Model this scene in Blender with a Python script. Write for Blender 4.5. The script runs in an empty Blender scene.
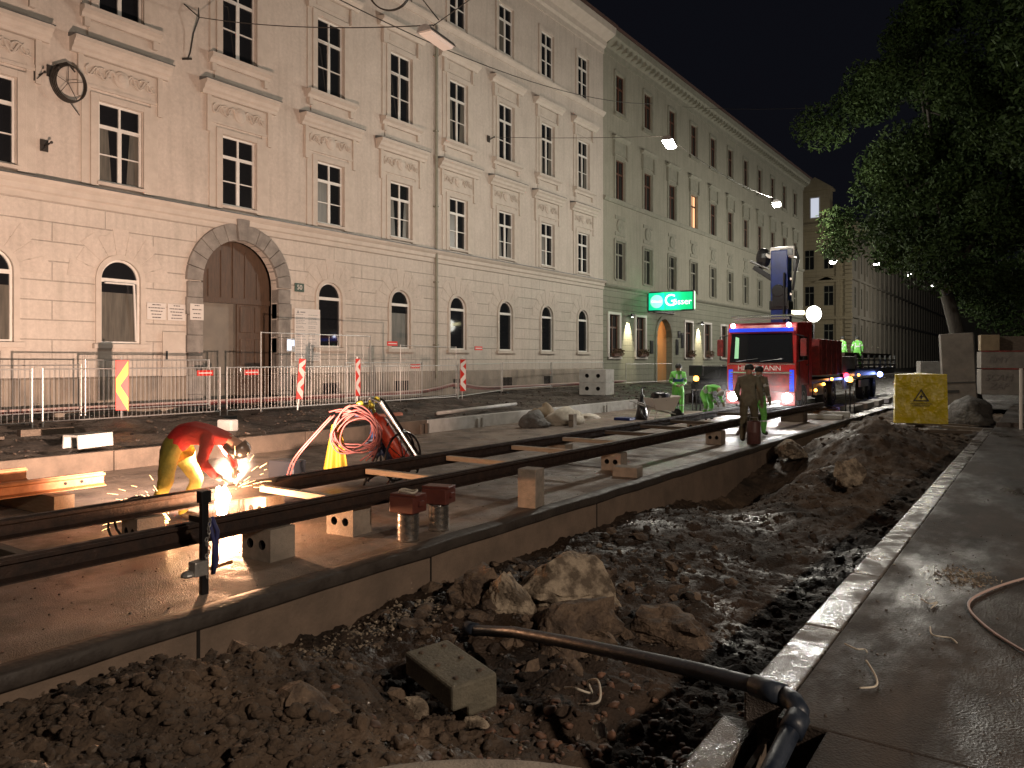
import bpy, math, random
from mathutils import Vector, Matrix, noise
random.seed(7)
PI = math.pi
scene = bpy.context.scene
col = scene.collection

# ------------------------------------------------------------------ camera, world, exposure
# World frame: X to the right of the street, Y along the street, Z = 0 on the new track slab.
TH = math.atan(533/770)
cd = bpy.data.cameras.new('camera'); cam = bpy.data.objects.new('camera', cd); col.objects.link(cam)
cam.location = (0, 0, 1.9); cam.rotation_euler = (PI/2, 0, TH)
cd.sensor_width = 36; cd.lens = 770/1024*36; cd.shift_y = -24/1024
cd.clip_start = .05; cd.clip_end = 1500
scene.camera = cam
w = bpy.data.worlds.new('World'); scene.world = w; w.use_nodes = True
bg = w.node_tree.nodes['Background']; bg.inputs[0].default_value = (.62, .66, 1, 1); bg.inputs[1].default_value = .0045
vs = scene.view_settings; vs.view_transform = 'Standard'; vs.look = 'None'; vs.exposure = .38; vs.gamma = 1; vs.use_curve_mapping = False

def lamp(name, kind, loc, power, color, size=.1, rot=None, parent=None, spot=None):
    l = bpy.data.lights.new(name, kind); l.energy = power; l.color = color
    if kind == 'AREA': l.size = size
    else: l.shadow_soft_size = size
    if spot: l.spot_size = math.radians(spot); l.spot_blend = .6
    o = bpy.data.objects.new(name, l); col.objects.link(o); o.location = loc
    if rot: o.rotation_euler = rot
    if parent: o.parent = parent
    return o
WELD = (-7.70, 5.52, .54)
aim = Vector((-12.3, 5, 7)).to_track_quat('-Z', 'Y').to_euler()
lamp('welding_light', 'SPOT', WELD, 8300, (1, .69, .53), .06, aim, None, 125).data.spot_blend = .9
lamp('welding_flash', 'POINT', (-7.46, 5.22, .42), 70, (1, .62, .40), .05)
lamp('spark_glow', 'POINT', (-7.95, 4.72, .12), 22, (1, .55, .25), .06)
lamp('welding_glow', 'POINT', (-7.34, 5.20, .17), 170, (1, .48, .24), .07)

# ------------------------------------------------------------------ helpers
class MB:
    def __init__(s): s.v = []; s.f = []; s.m = []
    def add(s, vs_, fs, mi=0):
        n = len(s.v); s.v.extend([tuple(p) for p in vs_]); s.f.extend([tuple(i+n for i in f) for f in fs]); s.m.extend([mi]*len(fs)); return s
    def box(s, c, d, rot=None, mi=0, taper=1):
        x, y, z = d[0]/2, d[1]/2, d[2]/2; vs_ = []
        for k in (-1, 1):
            q = taper if k > 0 else 1
            for a, b in ((-1,-1),(1,-1),(1,1),(-1,1)):
                p = Vector((a*x*q, b*y*q, k*z))
                if rot: p = rot @ p
                vs_.append(p+Vector(c))
        return s.add(vs_, [(0,3,2,1),(4,5,6,7),(0,1,5,4),(1,2,6,5),(2,3,7,6),(3,0,4,7)], mi)
    def bx(s, x0, x1, y0, y1, z0, z1, mi=0):
        return s.box(((x0+x1)/2, (y0+y1)/2, (z0+z1)/2), (x1-x0, y1-y0, z1-z0), None, mi)
    def tube(s, pts, r, n=8, mi=0, caps=True, r2=None):
        pts = [Vector(p) for p in pts]; N = len(pts); base = len(s.v); prev = None
        for i, p in enumerate(pts):
            t = (pts[min(i+1, N-1)]-pts[max(i-1, 0)])
            if t.length < 1e-9: t = Vector((0,0,1))
            t.normalize()
            if prev is None: u = t.orthogonal().normalized()
            else:
                u = prev-t*prev.dot(t)
                u = t.orthogonal().normalized() if u.length < 1e-6 else u.normalized()
            prev = u; q = t.cross(u)
            if isinstance(r, (list, tuple)): rr = r[i]
            else: rr = r if r2 is None else r+(r2-r)*i/(N-1)
            for k in range(n):
                a = 2*PI*k/n; s.v.append(tuple(p+(u*math.cos(a)+q*math.sin(a))*rr))
        for i in range(N-1):
            for k in range(n):
                a = base+i*n+k; b = base+i*n+(k+1) % n
                s.f.append((a, b, b+n, a+n)); s.m.append(mi)
        if caps:
            s.f.append(tuple(base+k for k in range(n))[::-1]); s.m.append(mi)
            s.f.append(tuple(base+(N-1)*n+k for k in range(n))); s.m.append(mi)
        return s
    def prof(s, poly, y0, y1, mi=0, axis='y'):
        # extrude a closed profile (a, b): axis y -> (x, z); axis x -> (y, z); axis z -> (x, y)
        def P(a, b, t): return {'y': (a, t, b), 'x': (t, a, b), 'z': (a, b, t)}[axis]
        n = len(poly); vs_ = [P(a, b, y0) for a, b in poly]+[P(a, b, y1) for a, b in poly]
        fs = [(i, (i+1) % n, (i+1) % n+n, i+n) for i in range(n)]+[tuple(range(n))[::-1], tuple(range(n, 2*n))]
        return s.add(vs_, fs, mi)
    def lathe(s, pr, c=(0,0,0), n=20, rot=None, mi=0):
        vs_ = []
        for (r, z) in pr:
            for k in range(n):
                a = 2*PI*k/n; p = Vector((r*math.cos(a), r*math.sin(a), z))
                if rot: p = rot @ p
                vs_.append(p+Vector(c))
        fs = []
        for i in range(len(pr)-1):
            for k in range(n): fs.append((i*n+k, i*n+(k+1) % n, (i+1)*n+(k+1) % n, (i+1)*n+k))
        fs.append(tuple(range(n))[::-1]); fs.append(tuple((len(pr)-1)*n+k for k in range(n)))
        return s.add(vs_, fs, mi)
    def ball(s, c, r, rot=None, n=12, m=8, mi=0):
        if not isinstance(r, (tuple, list)): r = (r, r, r)
        vs_ = []
        for i in range(1, m):
            a = PI*i/m
            for k in range(n):
                b = 2*PI*k/n; p = Vector((r[0]*math.sin(a)*math.cos(b), r[1]*math.sin(a)*math.sin(b), r[2]*math.cos(a)))
                if rot: p = rot @ p
                vs_.append(p+Vector(c))
        tp = Vector((0,0,r[2])); bt = -tp
        if rot: tp = rot @ tp; bt = rot @ bt
        vs_ += [tp+Vector(c), bt+Vector(c)]; T = len(vs_)-2; fs = []
        for i in range(m-2):
            for k in range(n): fs.append((i*n+k, (i+1)*n+k, (i+1)*n+(k+1) % n, i*n+(k+1) % n))
        for k in range(n):
            fs.append((T, k, (k+1) % n)); fs.append((T+1, (m-2)*n+(k+1) % n, (m-2)*n+k))
        return s.add(vs_, fs, mi)
    def build(s, name, mats, parent=None, loc=None, rot=None, bevel=0, smooth=False, seg=2):
        me = bpy.data.meshes.new(name); me.from_pydata(s.v, [], s.f)
        if not isinstance(mats, (list, tuple)): mats = [mats]
        for m in mats: me.materials.append(m)
        me.polygons.foreach_set('material_index', s.m)
        if smooth: me.polygons.foreach_set('use_smooth', [True]*len(s.f))
        me.update()
        o = bpy.data.objects.new(name, me); col.objects.link(o)
        if parent: o.parent = parent
        if loc: o.location = loc
        if rot: o.rotation_euler = rot
        if bevel:
            b = o.modifiers.new('bevel', 'BEVEL'); b.width = bevel; b.segments = seg; b.limit_method = 'ANGLE'; b.angle_limit = .6
        return o
def tag(o, label=None, cat=None, group=None, kind=None):
    if label: o['label'] = label
    if cat: o['category'] = cat
    if group: o['group'] = group
    if kind: o['kind'] = kind
    return o
def empty(name, loc=(0,0,0), rz=0, label=None, cat=None, group=None, rot=None):
    o = bpy.data.objects.new(name, None); col.objects.link(o); o.location = loc
    o.rotation_euler = rot if rot else (0, 0, rz); o.empty_display_size = .2
    return tag(o, label, cat, group)
def copy_tree(o, parent=None, loc=None, rz=None, label=None):
    c = o.copy(); col.objects.link(c)
    if parent: c.parent = parent
    if loc is not None: c.location = loc
    if rz is not None: c.rotation_euler = (0, 0, rz)
    if label: c['label'] = label
    for ch in [k for k in ALL() if k.parent == o]: copy_tree(ch, c)
    return c
def ALL(): return list(bpy.data.objects)
def Rz(a): return Matrix.Rotation(a, 3, 'Z')
def Rx(a): return Matrix.Rotation(a, 3, 'X')
def Ry(a): return Matrix.Rotation(a, 3, 'Y')

def text_mesh(name, body, size, mat, parent, loc, rot, align='CENTER', ext=.004, scale=(1,1,1), shear=0):
    c = bpy.data.curves.new('tmp_text', 'FONT'); c.body = body; c.size = size; c.extrude = ext; c.align_x = align; c.align_y = 'CENTER'; c.shear = shear
    c.resolution_u = 4; c.space_line = .95
    t = bpy.data.objects.new('tmp_text', c); col.objects.link(t)
    dg = bpy.context.evaluated_depsgraph_get(); me = bpy.data.meshes.new_from_object(t.evaluated_get(dg))
    bpy.data.objects.remove(t); me.name = name; me.materials.clear(); me.materials.append(mat)
    o = bpy.data.objects.new(name, me); col.objects.link(o); o.location = loc; o.rotation_euler = rot; o.scale = scale
    if parent: o.parent = parent
    return o

# ------------------------------------------------------------------ materials
def mat(name, c1, c2=None, rough=.7, rough2=None, scale=6, metal=0, bump=0, bscale=30, detail=6, emit=None, estr=0, spec=.5, stretch=None, contrast=(.35,.65), coat=0, bdist=.02):
    m = bpy.data.materials.new(name); m.use_nodes = True; nt = m.node_tree; n = nt.nodes; L = nt.links
    b = n['Principled BSDF']; b.inputs['Base Color'].default_value = (*c1, 1); b.inputs['Roughness'].default_value = rough
    b.inputs['Metallic'].default_value = metal; b.inputs['Specular IOR Level'].default_value = spec; b.inputs['Coat Weight'].default_value = coat
    tc = n.new('ShaderNodeTexCoord'); mp = n.new('ShaderNodeMapping'); L.new(tc.outputs['Object'], mp.inputs[0])
    if stretch: mp.inputs['Scale'].default_value = stretch
    if c2 or rough2 is not None:
        nz = n.new('ShaderNodeTexNoise'); nz.inputs['Scale'].default_value = scale; nz.inputs['Detail'].default_value = detail; nz.inputs['Roughness'].default_value = .62
        L.new(mp.outputs[0], nz.inputs['Vector'])
        rp = n.new('ShaderNodeMapRange'); rp.inputs[1].default_value = contrast[0]; rp.inputs[2].default_value = contrast[1]; L.new(nz.outputs[0], rp.inputs[0])
    if c2:
        mx = n.new('ShaderNodeMix'); mx.data_type = 'RGBA'; mx.inputs[6].default_value = (*c1, 1); mx.inputs[7].default_value = (*c2, 1)
        L.new(rp.outputs[0], mx.inputs[0]); L.new(mx.outputs[2], b.inputs['Base Color'])
    if rough2 is not None:
        r2 = n.new('ShaderNodeMapRange'); r2.inputs[3].default_value = rough; r2.inputs[4].default_value = rough2
        r2.inputs[1].default_value = contrast[0]; r2.inputs[2].default_value = contrast[1]; L.new(nz.outputs[0], r2.inputs[0]); L.new(r2.outputs[0], b.inputs['Roughness'])
    if bump:
        nb = n.new('ShaderNodeTexNoise'); nb.inputs['Scale'].default_value = bscale; nb.inputs['Detail'].default_value = 5; L.new(mp.outputs[0], nb.inputs['Vector'])
        bp = n.new('ShaderNodeBump'); bp.inputs['Strength'].default_value = bump; bp.inputs['Distance'].default_value = bdist; L.new(nb.outputs[0], bp.inputs['Height']); L.new(bp.outputs[0], b.inputs['Normal'])
    if emit: b.inputs['Emission Color'].default_value = (*emit, 1); b.inputs['Emission Strength'].default_value = estr
    return m

def facade_mat(name, c1, c2, c3, grooves=None):
    """plaster: tone patches, vertical rain streaks, fine grain; grooves = (length, row height) cuts rusticated joints"""
    m = mat(name, c1, c2, rough=.85, scale=1.1, bump=.25, bscale=60, contrast=(.3, .7)); nt = m.node_tree; n = nt.nodes; L = nt.links; b = n['Principled BSDF']
    base = b.inputs['Base Color'].links[0].from_socket
    tc = n['Texture Coordinate']; mp = n.new('ShaderNodeMapping'); mp.inputs['Scale'].default_value = (3, 3, .22); L.new(tc.outputs['Object'], mp.inputs[0])
    nz = n.new('ShaderNodeTexNoise'); nz.inputs['Scale'].default_value = 1.6; nz.inputs['Detail'].default_value = 8; L.new(mp.outputs[0], nz.inputs['Vector'])
    mr = n.new('ShaderNodeMapRange'); mr.inputs[1].default_value = .48; mr.inputs[2].default_value = .72; mr.inputs[4].default_value = .42; L.new(nz.outputs[0], mr.inputs[0])
    mx = n.new('ShaderNodeMix'); mx.data_type = 'RGBA'; mx.inputs[7].default_value = (*c3, 1); L.new(mr.outputs[0], mx.inputs[0]); L.new(base, mx.inputs[6]); L.new(mx.outputs[2], b.inputs['Base Color'])
    fz = n.new('ShaderNodeTexNoise'); fz.inputs['Scale'].default_value = 9; fz.inputs['Detail'].default_value = 10; fz.inputs['Roughness'].default_value = .75; L.new(tc.outputs['Object'], fz.inputs['Vector'])
    fr_ = n.new('ShaderNodeMapRange'); fr_.inputs[1].default_value = .32; fr_.inputs[2].default_value = .68; fr_.inputs[3].default_value = .86; fr_.inputs[4].default_value = 1.10; L.new(fz.outputs[0], fr_.inputs[0])
    vm_ = n.new('ShaderNodeVectorMath'); vm_.operation = 'SCALE'; L.new(mx.outputs[2], vm_.inputs[0]); L.new(fr_.outputs[0], vm_.inputs['Scale']); L.new(vm_.outputs[0], b.inputs['Base Color'])
    if grooves:
        sp = n.new('ShaderNodeSeparateXYZ'); L.new(tc.outputs['Object'], sp.inputs[0]); cb = n.new('ShaderNodeCombineXYZ')
        L.new(sp.outputs[1], cb.inputs[0]); L.new(sp.outputs[2], cb.inputs[1])
        br = n.new('ShaderNodeTexBrick'); L.new(cb.outputs[0], br.inputs['Vector']); br.inputs['Scale'].default_value = 1
        br.inputs['Brick Width'].default_value = grooves[0]; br.inputs['Row Height'].default_value = grooves[1]; br.inputs['Mortar Size'].default_value = .014; br.inputs['Mortar Smooth'].default_value = .5
        b2 = n.new('ShaderNodeBump'); b2.inputs['Strength'].default_value = 1; b2.inputs['Distance'].default_value = .02; b2.invert = True
        L.new(br.outputs['Fac'], b2.inputs['Height']); L.new(n['Bump'].outputs[0], b2.inputs['Normal']); L.new(b2.outputs[0], b.inputs['Normal'])
        m2 = n.new('ShaderNodeMix'); m2.data_type = 'RGBA'; m2.inputs[7].default_value = (*[k*.5 for k in c3], 1); mf = n.new('ShaderNodeMath'); mf.operation = 'MULTIPLY'; mf.inputs[1].default_value = .30
        L.new(br.outputs['Fac'], mf.inputs[0]); L.new(mf.outputs[0], m2.inputs[0]); L.new(vm_.outputs[0], m2.inputs[6]); L.new(m2.outputs[2], b.inputs['Base Color'])
    return m

M = {}
M['plaster'] = facade_mat('cream_plaster', (.49,.43,.375), (.57,.505,.445), (.36,.315,.27))
M['plaster_g'] = facade_mat('rusticated_plaster', (.49,.435,.38), (.57,.51,.45), (.34,.30,.255), (2.6,.48))
M['trim'] = mat('plaster_trim', (.54,.48,.42), (.47,.415,.36), rough=.8, scale=3, bump=.3, bscale=40)
M['plinth'] = mat('stained_stone_plinth', (.36,.30,.24), (.17,.145,.12), rough=.9, scale=1.6, bump=.6, bscale=14, detail=9, stretch=(1,1,.5))
M['arch'] = mat('grey_sandstone', (.27,.25,.225), (.17,.155,.14), rough=.9, scale=3.2, bump=.6, bscale=30)
M['flash'] = mat('zinc_flashing', (.16,.17,.17), (.11,.115,.12), rough=.5, metal=.5, scale=5)
M['greenp'] = facade_mat('green_grey_plaster', (.27,.26,.205), (.32,.305,.245), (.18,.175,.135))
M['greenp_g'] = facade_mat('green_rusticated_plaster', (.22,.225,.17), (.26,.262,.205), (.16,.165,.13), (3.2,.34))
M['greentrim'] = mat('green_plaster_trim', (.27,.26,.21), (.21,.21,.165), rough=.85, scale=3, bump=.3)
M['ochre'] = facade_mat('ochre_plaster', (.40,.34,.22), (.44,.37,.25), (.30,.25,.17), (3,.5))
M['greydark'] = facade_mat('dark_grey_facade', (.30,.27,.22), (.34,.31,.26), (.2,.18,.15))
M['white'] = mat('white_window_paint', (.72,.70,.66), (.64,.62,.58), rough=.45, scale=4)
M['brownw'] = mat('brown_window_wood', (.12,.05,.03), (.09,.04,.025), rough=.5)
M['glass'] = mat('dark_window_glass', (.012,.013,.015), rough=.04, spec=.6)
M['curtain'] = mat('beige_window_film', (.13,.12,.10), (.075,.07,.06), rough=.35, scale=3, stretch=(4,4,.4))
M['litpane'] = mat('lit_window_pane', (.5,.3,.18), rough=.5, emit=(1,.52,.25), estr=.9)
M['litpane2'] = mat('lit_attic_pane', (.5,.5,.5), rough=.5, emit=(.8,.85,1), estr=.5)
M['door'] = mat('brown_door_wood', (.10,.060,.038), (.065,.042,.028), rough=.55, scale=3, stretch=(8,8,1), bump=.2)
M['doorgrey'] = mat('grey_passage_wall', (.20,.18,.15), (.16,.145,.125), rough=.8, scale=2)
M['roof'] = mat('dark_roof_tiles', (.09,.045,.035), (.06,.03,.025), rough=.8, scale=5)
M['sign'] = mat('white_enamel', (.62,.58,.54), rough=.4)
M['ink'] = mat('black_ink', (.03,.03,.03), rough=.6)
M['galv'] = mat('galvanised_steel', (.50,.49,.47), (.38,.37,.36), rough=.42, metal=.6, scale=20)
M['darksteel'] = mat('dark_rusty_rail_steel', (.055,.032,.024), (.028,.020,.018), rough=.5, rough2=.75, metal=.35, scale=9, bump=.3, bscale=50, detail=8)
M['rust'] = mat('orange_rusty_steel', (.42,.17,.06), (.28,.10,.035), rough=.65, metal=.1, scale=8, bump=.25, detail=8)
M['wood'] = mat('pale_timber', (.36,.25,.16), (.26,.17,.10), rough=.75, scale=5, stretch=(1,10,10), bump=.3, bscale=10)
M['woodx'] = mat('pale_spreader_timber', (.42,.35,.28), (.30,.25,.19), rough=.75, scale=5, stretch=(1,10,10), bump=.3, bscale=10)
M['darkwood'] = mat('weathered_board', (.13,.10,.075), (.08,.06,.045), rough=.85, scale=4, stretch=(1,8,8), bump=.3)
M['block'] = mat('concrete_block', (.34,.29,.24), (.22,.19,.16), rough=.9, scale=7, bump=.6, bscale=70, detail=8)
M['blockgrey'] = mat('pale_grey_concrete', (.46,.45,.43), (.34,.33,.31), rough=.85, scale=4, bump=.5, bscale=50)
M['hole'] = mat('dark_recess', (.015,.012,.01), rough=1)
M['lip'] = mat('dark_slab_edge_seal', (.035,.028,.024), (.055,.045,.038), rough=.5, rough2=.75, scale=5, bump=.4, bscale=18)
M['wallc'] = mat('trench_side_concrete', (.22,.16,.12), (.14,.105,.08), rough=.85, scale=2.2, bump=.35, bscale=25, detail=8)
M['oldc'] = mat('brown_old_concrete', (.13,.095,.07), (.08,.06,.045), rough=.9, scale=2.5, bump=.4, bscale=25, detail=8)
M['black'] = mat('black_plastic', (.012,.012,.014), rough=.3, spec=.6, bump=.05)
M['rubber'] = mat('black_rubber', (.015,.015,.015), rough=.7)
M['pipe'] = mat('scratched_black_pipe', (.010,.015,.026), (.022,.030,.045), rough=.36, rough2=.6, scale=14, stretch=(1,1,1), detail=8, bump=.15)
M['red'] = mat('red_truck_paint', (.50,.018,.020), (.30,.022,.020), rough=.3, rough2=.55, scale=3, coat=.2)
M['redd'] = mat('faded_red_steel', (.26,.02,.018), (.10,.02,.018), rough=.5, rough2=.75, scale=5)
M['blue'] = mat('blue_crane_paint', (.006,.028,.20), (.005,.02,.13), rough=.35, scale=3)
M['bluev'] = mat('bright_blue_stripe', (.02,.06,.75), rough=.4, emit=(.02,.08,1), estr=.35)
M['chrome'] = mat('bright_metal', (.7,.7,.7), rough=.25, metal=.9)
M['headl'] = mat('burning_headlamp', (1,1,1), emit=(1,.97,.95), estr=60)
M['markw'] = mat('white_marker_lamp', (1,1,1), emit=(.75,.8,1), estr=14)
M['markb'] = mat('blue_beacon_lamp', (.1,.1,1), emit=(.25,.35,1), estr=14)
M['markr'] = mat('red_tail_lamp', (1,.1,.1), emit=(1,.04,.08), estr=6)
M['amber'] = mat('amber_marker_lamp', (1,.4,.05), emit=(1,.36,.05), estr=9)
M['lampw'] = mat('lit_street_lamp_glass', (1,1,1), emit=(1,.98,.93), estr=16)
M['lampoff'] = mat('unlit_lamp_glass', (.75,.70,.66), rough=.3)
M['globe'] = mat('lit_balloon_fabric', (1,1,1), emit=(1,.98,.86), estr=7)
M['yellowbag'] = mat('yellow_plastic_sheet', (.66,.53,.01), (.52,.41,.01), rough=.22, rough2=.42, scale=4, bump=.8, bscale=5, bdist=.08)
M['tape'] = mat('reflective_red', (.62,.03,.02), rough=.35)
M['tapew'] = mat('reflective_white', (.75,.72,.68), rough=.35)
M['tapey'] = mat('reflective_yellow', (.80,.55,.02), rough=.35)
M['greensign'] = mat('lit_green_sign', (0,.3,.12), emit=(.0,.50,.17), estr=1.0)
M['greensign2'] = mat('lit_teal_sign', (0,.3,.15), emit=(.0,.55,.27), estr=1.0)
M['signwhite'] = mat('lit_white_lettering', (1,1,1), emit=(.80,1,.88), estr=1.5)
M['screen'] = mat('lit_entry_screen', (.5,.6,.7), emit=(.6,.75,1), estr=.9)
M['warmwall'] = mat('warm_hall_wall', (.60,.38,.19), rough=.8)
M['leafy'] = mat('window_box_leaves', (.06,.06,.03), (.12,.05,.03), rough=.7, scale=20)
M['hose'] = mat('red_rubber_hose', (.27,.075,.065), (.20,.05,.045), rough=.5, scale=10)
M['cloth_y'] = mat('yellow_vest_cloth', (.45,.29,.02), (.36,.22,.02), rough=.7, scale=8)
M['bark'] = mat('grey_bark', (.05,.042,.034), (.026,.022,.018), rough=.9, scale=8, bump=.8, bscale=20, stretch=(1,1,.3))
M['leaf'] = mat('dark_green_leaf', (.030,.050,.013), (.013,.026,.008), rough=.8, scale=.8, spec=.12)
M['leaf'].node_tree.nodes['Principled BSDF'].inputs['Subsurface Weight'].default_value = 0
M['rock'] = mat('pale_limestone', (.34,.28,.21), (.11,.085,.062), rough=.9, scale=7, bump=1, bscale=34, detail=10, contrast=(.42,.58))
M['rockd'] = mat('earthy_stone', (.15,.105,.072), (.06,.042,.031), rough=.85, scale=7, bump=1, bscale=34, detail=10, contrast=(.4,.6))
M['rockw'] = mat('white_stone', (.55,.50,.42), (.40,.36,.30), rough=.9, scale=9, bump=.6)
M['wire'] = mat('dark_cable', (.03,.025,.02), rough=.5)
M['pinkwire'] = mat('dusty_pink_cable', (.42,.30,.27), rough=.6)
M['canvas'] = mat('grey_hoarding_board', (.22,.195,.17), (.15,.135,.12), rough=.8, scale=3, bump=.2)
M['boxwood'] = mat('brown_crate_board', (.24,.18,.11), (.18,.13,.08), rough=.8, scale=4)
M['tarp'] = mat('dusty_grey_tarp', (.12,.11,.10), (.07,.065,.06), rough=.7, scale=3, bump=.8, bscale=6, bdist=.1)
M['spark'] = mat('glowing_spark', (1,.6,.2), emit=(1,.55,.22), estr=9)
M['arc'] = mat('white_hot_arc', (1,.9,.7), emit=(1,.80,.52), estr=30)
M['carpaint'] = mat('dark_car_paint', (.03,.03,.035), rough=.25, coat=.5)
M['tin'] = mat('shiny_tin', (.62,.60,.57), rough=.22, metal=.95, scale=10, bump=.1)
M['brownbox'] = mat('brown_painted_steel', (.13,.035,.025), (.09,.025,.02), rough=.5, scale=9)
M['cyl'] = mat('red_gas_bottle_paint', (.55,.06,.025), (.42,.04,.02), rough=.4, scale=7)
M['navyb'] = mat('navy_case', (.02,.03,.08), rough=.5)
M['cylblue'] = mat('blue_gas_bottle_paint', (.03,.07,.18), rough=.4)

# ground materials -------------------------------------------------
def ground_mat(name, dark, light, wet_lo, wet_hi, scale, bs, bd, wetscale=1.2, streak=None, wetrange=(.45,.6)):
    m = bpy.data.materials.new(name); m.use_nodes = True; nt = m.node_tree; n = nt.nodes; L = nt.links; b = n['Principled BSDF']
    tc = n.new('ShaderNodeTexCoord'); mp = n.new('ShaderNodeMapping'); L.new(tc.outputs['Object'], mp.inputs[0])
    if streak: mp.inputs['Scale'].default_value = streak
    def nz(s, d=8, v=None):
        k = n.new('ShaderNodeTexNoise'); k.inputs['Scale'].default_value = s; k.inputs['Detail'].default_value = d; k.inputs['Roughness'].default_value = .65
        L.new((v or mp.outputs[0]), k.inputs['Vector']); return k
    a = nz(scale); r = n.new('ShaderNodeValToRGB'); r.color_ramp.elements[0].position = .35; r.color_ramp.elements[1].position = .68
    r.color_ramp.elements[0].color = (*dark, 1); r.color_ramp.elements[1].color = (*light, 1); L.new(a.outputs[0], r.inputs[0]); L.new(r.outputs[0], b.inputs['Base Color'])
    wn = nz(wetscale, 5); mr = n.new('ShaderNodeMapRange'); mr.inputs[1].default_value = wetrange[0]; mr.inputs[2].default_value = wetrange[1]; mr.inputs[3].default_value = wet_lo; mr.inputs[4].default_value = wet_hi
    L.new(wn.outputs[0], mr.inputs[0]); L.new(mr.outputs[0], b.inputs['Roughness'])
    vb = n.new('ShaderNodeTexVoronoi'); vb.inputs['Scale'].default_value = bs*.6; L.new(tc.outputs['Object'], vb.inputs['Vector'])
    nb = nz(bs, 8, tc.outputs['Object']); ad = n.new('ShaderNodeMath'); ad.operation = 'ADD'; L.new(nb.outputs[0], ad.inputs[0]); L.new(vb.outputs[0], ad.inputs[1])
    bp = n.new('ShaderNodeBump'); bp.inputs['Strength'].default_value = .9; bp.inputs['Distance'].default_value = bd; L.new(ad.outputs[0], bp.inputs['Height']); L.new(bp.outputs[0], b.inputs['Normal'])
    return m
M['soil'] = ground_mat('wet_brown_soil', (.030,.021,.015), (.13,.088,.058), .24, .95, 1.6, 60, .010, .7, None, (.34,.50))
M['soilfar'] = ground_mat('rear_soil', (.018,.014,.011), (.065,.05,.038), .4, .9, 2.5, 20, .03)
M['slab'] = ground_mat('rough_cast_concrete_slab', (.085,.064,.051), (.27,.21,.165), .36, .85, 1.5, 160, .006, .8)
M['pave'] = ground_mat('wet_asphalt_pavement', (.014,.0095,.007), (.046,.031,.022), .24, .85, 3.0, 110, .004, 1.6, (1.0,.45,1), (.34,.58))
M['kerbm'] = ground_mat('wet_kerb_concrete', (.045,.038,.034), (.12,.10,.088), .16, .70, 6, 160, .005, 3)
M['asphalt'] = ground_mat('far_asphalt', (.03,.028,.026), (.06,.055,.05), .25, .7, 1.5, 30, .01)
M['gravel'] = mat('mixed_gravel', (.10,.075,.055), (.04,.03,.024), rough=.35, rough2=.8, scale=9, detail=2)
M['gravelred'] = mat('brick_crumbs', (.17,.085,.052), (.06,.036,.026), rough=.7, scale=9, detail=2)

nt = M['soil'].node_tree; n = nt.nodes; L = nt.links; b = n['Principled BSDF']
sp = n.new('ShaderNodeSeparateXYZ'); L.new(n['Texture Coordinate'].outputs['Object'], sp.inputs[0]); wz = n.new('ShaderNodeTexNoise'); wz.inputs['Scale'].default_value = 1.2; L.new(n['Texture Coordinate'].outputs['Object'], wz.inputs['Vector'])
ad = n.new('ShaderNodeMath'); ad.operation = 'MULTIPLY_ADD'; ad.inputs[1].default_value = 2.2; L.new(wz.outputs[0], ad.inputs[0]); L.new(sp.outputs[1], ad.inputs[2])
k1 = n.new('ShaderNodeMapRange'); k1.inputs[1].default_value = 4.6; k1.inputs[2].default_value = 5.6; L.new(ad.outputs[0], k1.inputs[0]); k2 = n.new('ShaderNodeMapRange'); k2.inputs[1].default_value = 12; k2.inputs[2].default_value = 14.5; k2.inputs[3].default_value = 1; k2.inputs[4].default_value = 0; L.new(ad.outputs[0], k2.inputs[0])
ml = n.new('ShaderNodeMath'); ml.operation = 'MULTIPLY'; L.new(k1.outputs[0], ml.inputs[0]); L.new(k2.outputs[0], ml.inputs[1])
mc = n.new('ShaderNodeMix'); mc.data_type = 'RGBA'; old = b.inputs['Base Color'].links[0].from_socket; hs = n.new('ShaderNodeVectorMath'); hs.operation = 'MULTIPLY'; hs.inputs[1].default_value = (.42,.38,.36); L.new(old, hs.inputs[0]); L.new(ml.outputs[0], mc.inputs[0]); L.new(old, mc.inputs[6]); L.new(hs.outputs[0], mc.inputs[7]); L.new(mc.outputs[2], b.inputs['Base Color'])
mr_ = n.new('ShaderNodeMath'); mr_.operation = 'MULTIPLY_ADD'; mr_.inputs[1].default_value = -.12; oldr = b.inputs['Roughness'].links[0].from_socket; L.new(ml.outputs[0], mr_.inputs[0]); L.new(oldr, mr_.inputs[2]); mr_.use_clamp = True
mm = n.new('ShaderNodeMath'); mm.operation = 'MAXIMUM'; mm.inputs[1].default_value = .14; L.new(mr_.outputs[0], mm.inputs[0]); L.new(mm.outputs[0], b.inputs['Roughness'])

# ------------------------------------------------------------------ ground
def sheet(name, x0, x1, y0, y1, z, m, kind='structure'):
    mb = MB(); mb.add([(x0,y0,z),(x1,y0,z),(x1,y1,z),(x0,y1,z)], [(0,1,2,3)]); return tag(mb.build(name, m), kind=kind)
sheet('ground', -600, 600, -300, 1200, -1.2, M['soilfar'])
# track slab with thickness
mb = MB(); mb.bx(-13.2, -5.32, -8, 27.6, -.9, 0); tag(mb.build('track_slab', M['slab']), kind='structure')
mb = MB(); mb.bx(-13.2, -5.2, 27.6, 260, -.9, -.03); tag(mb.build('road', M['asphalt']), kind='structure')
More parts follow.
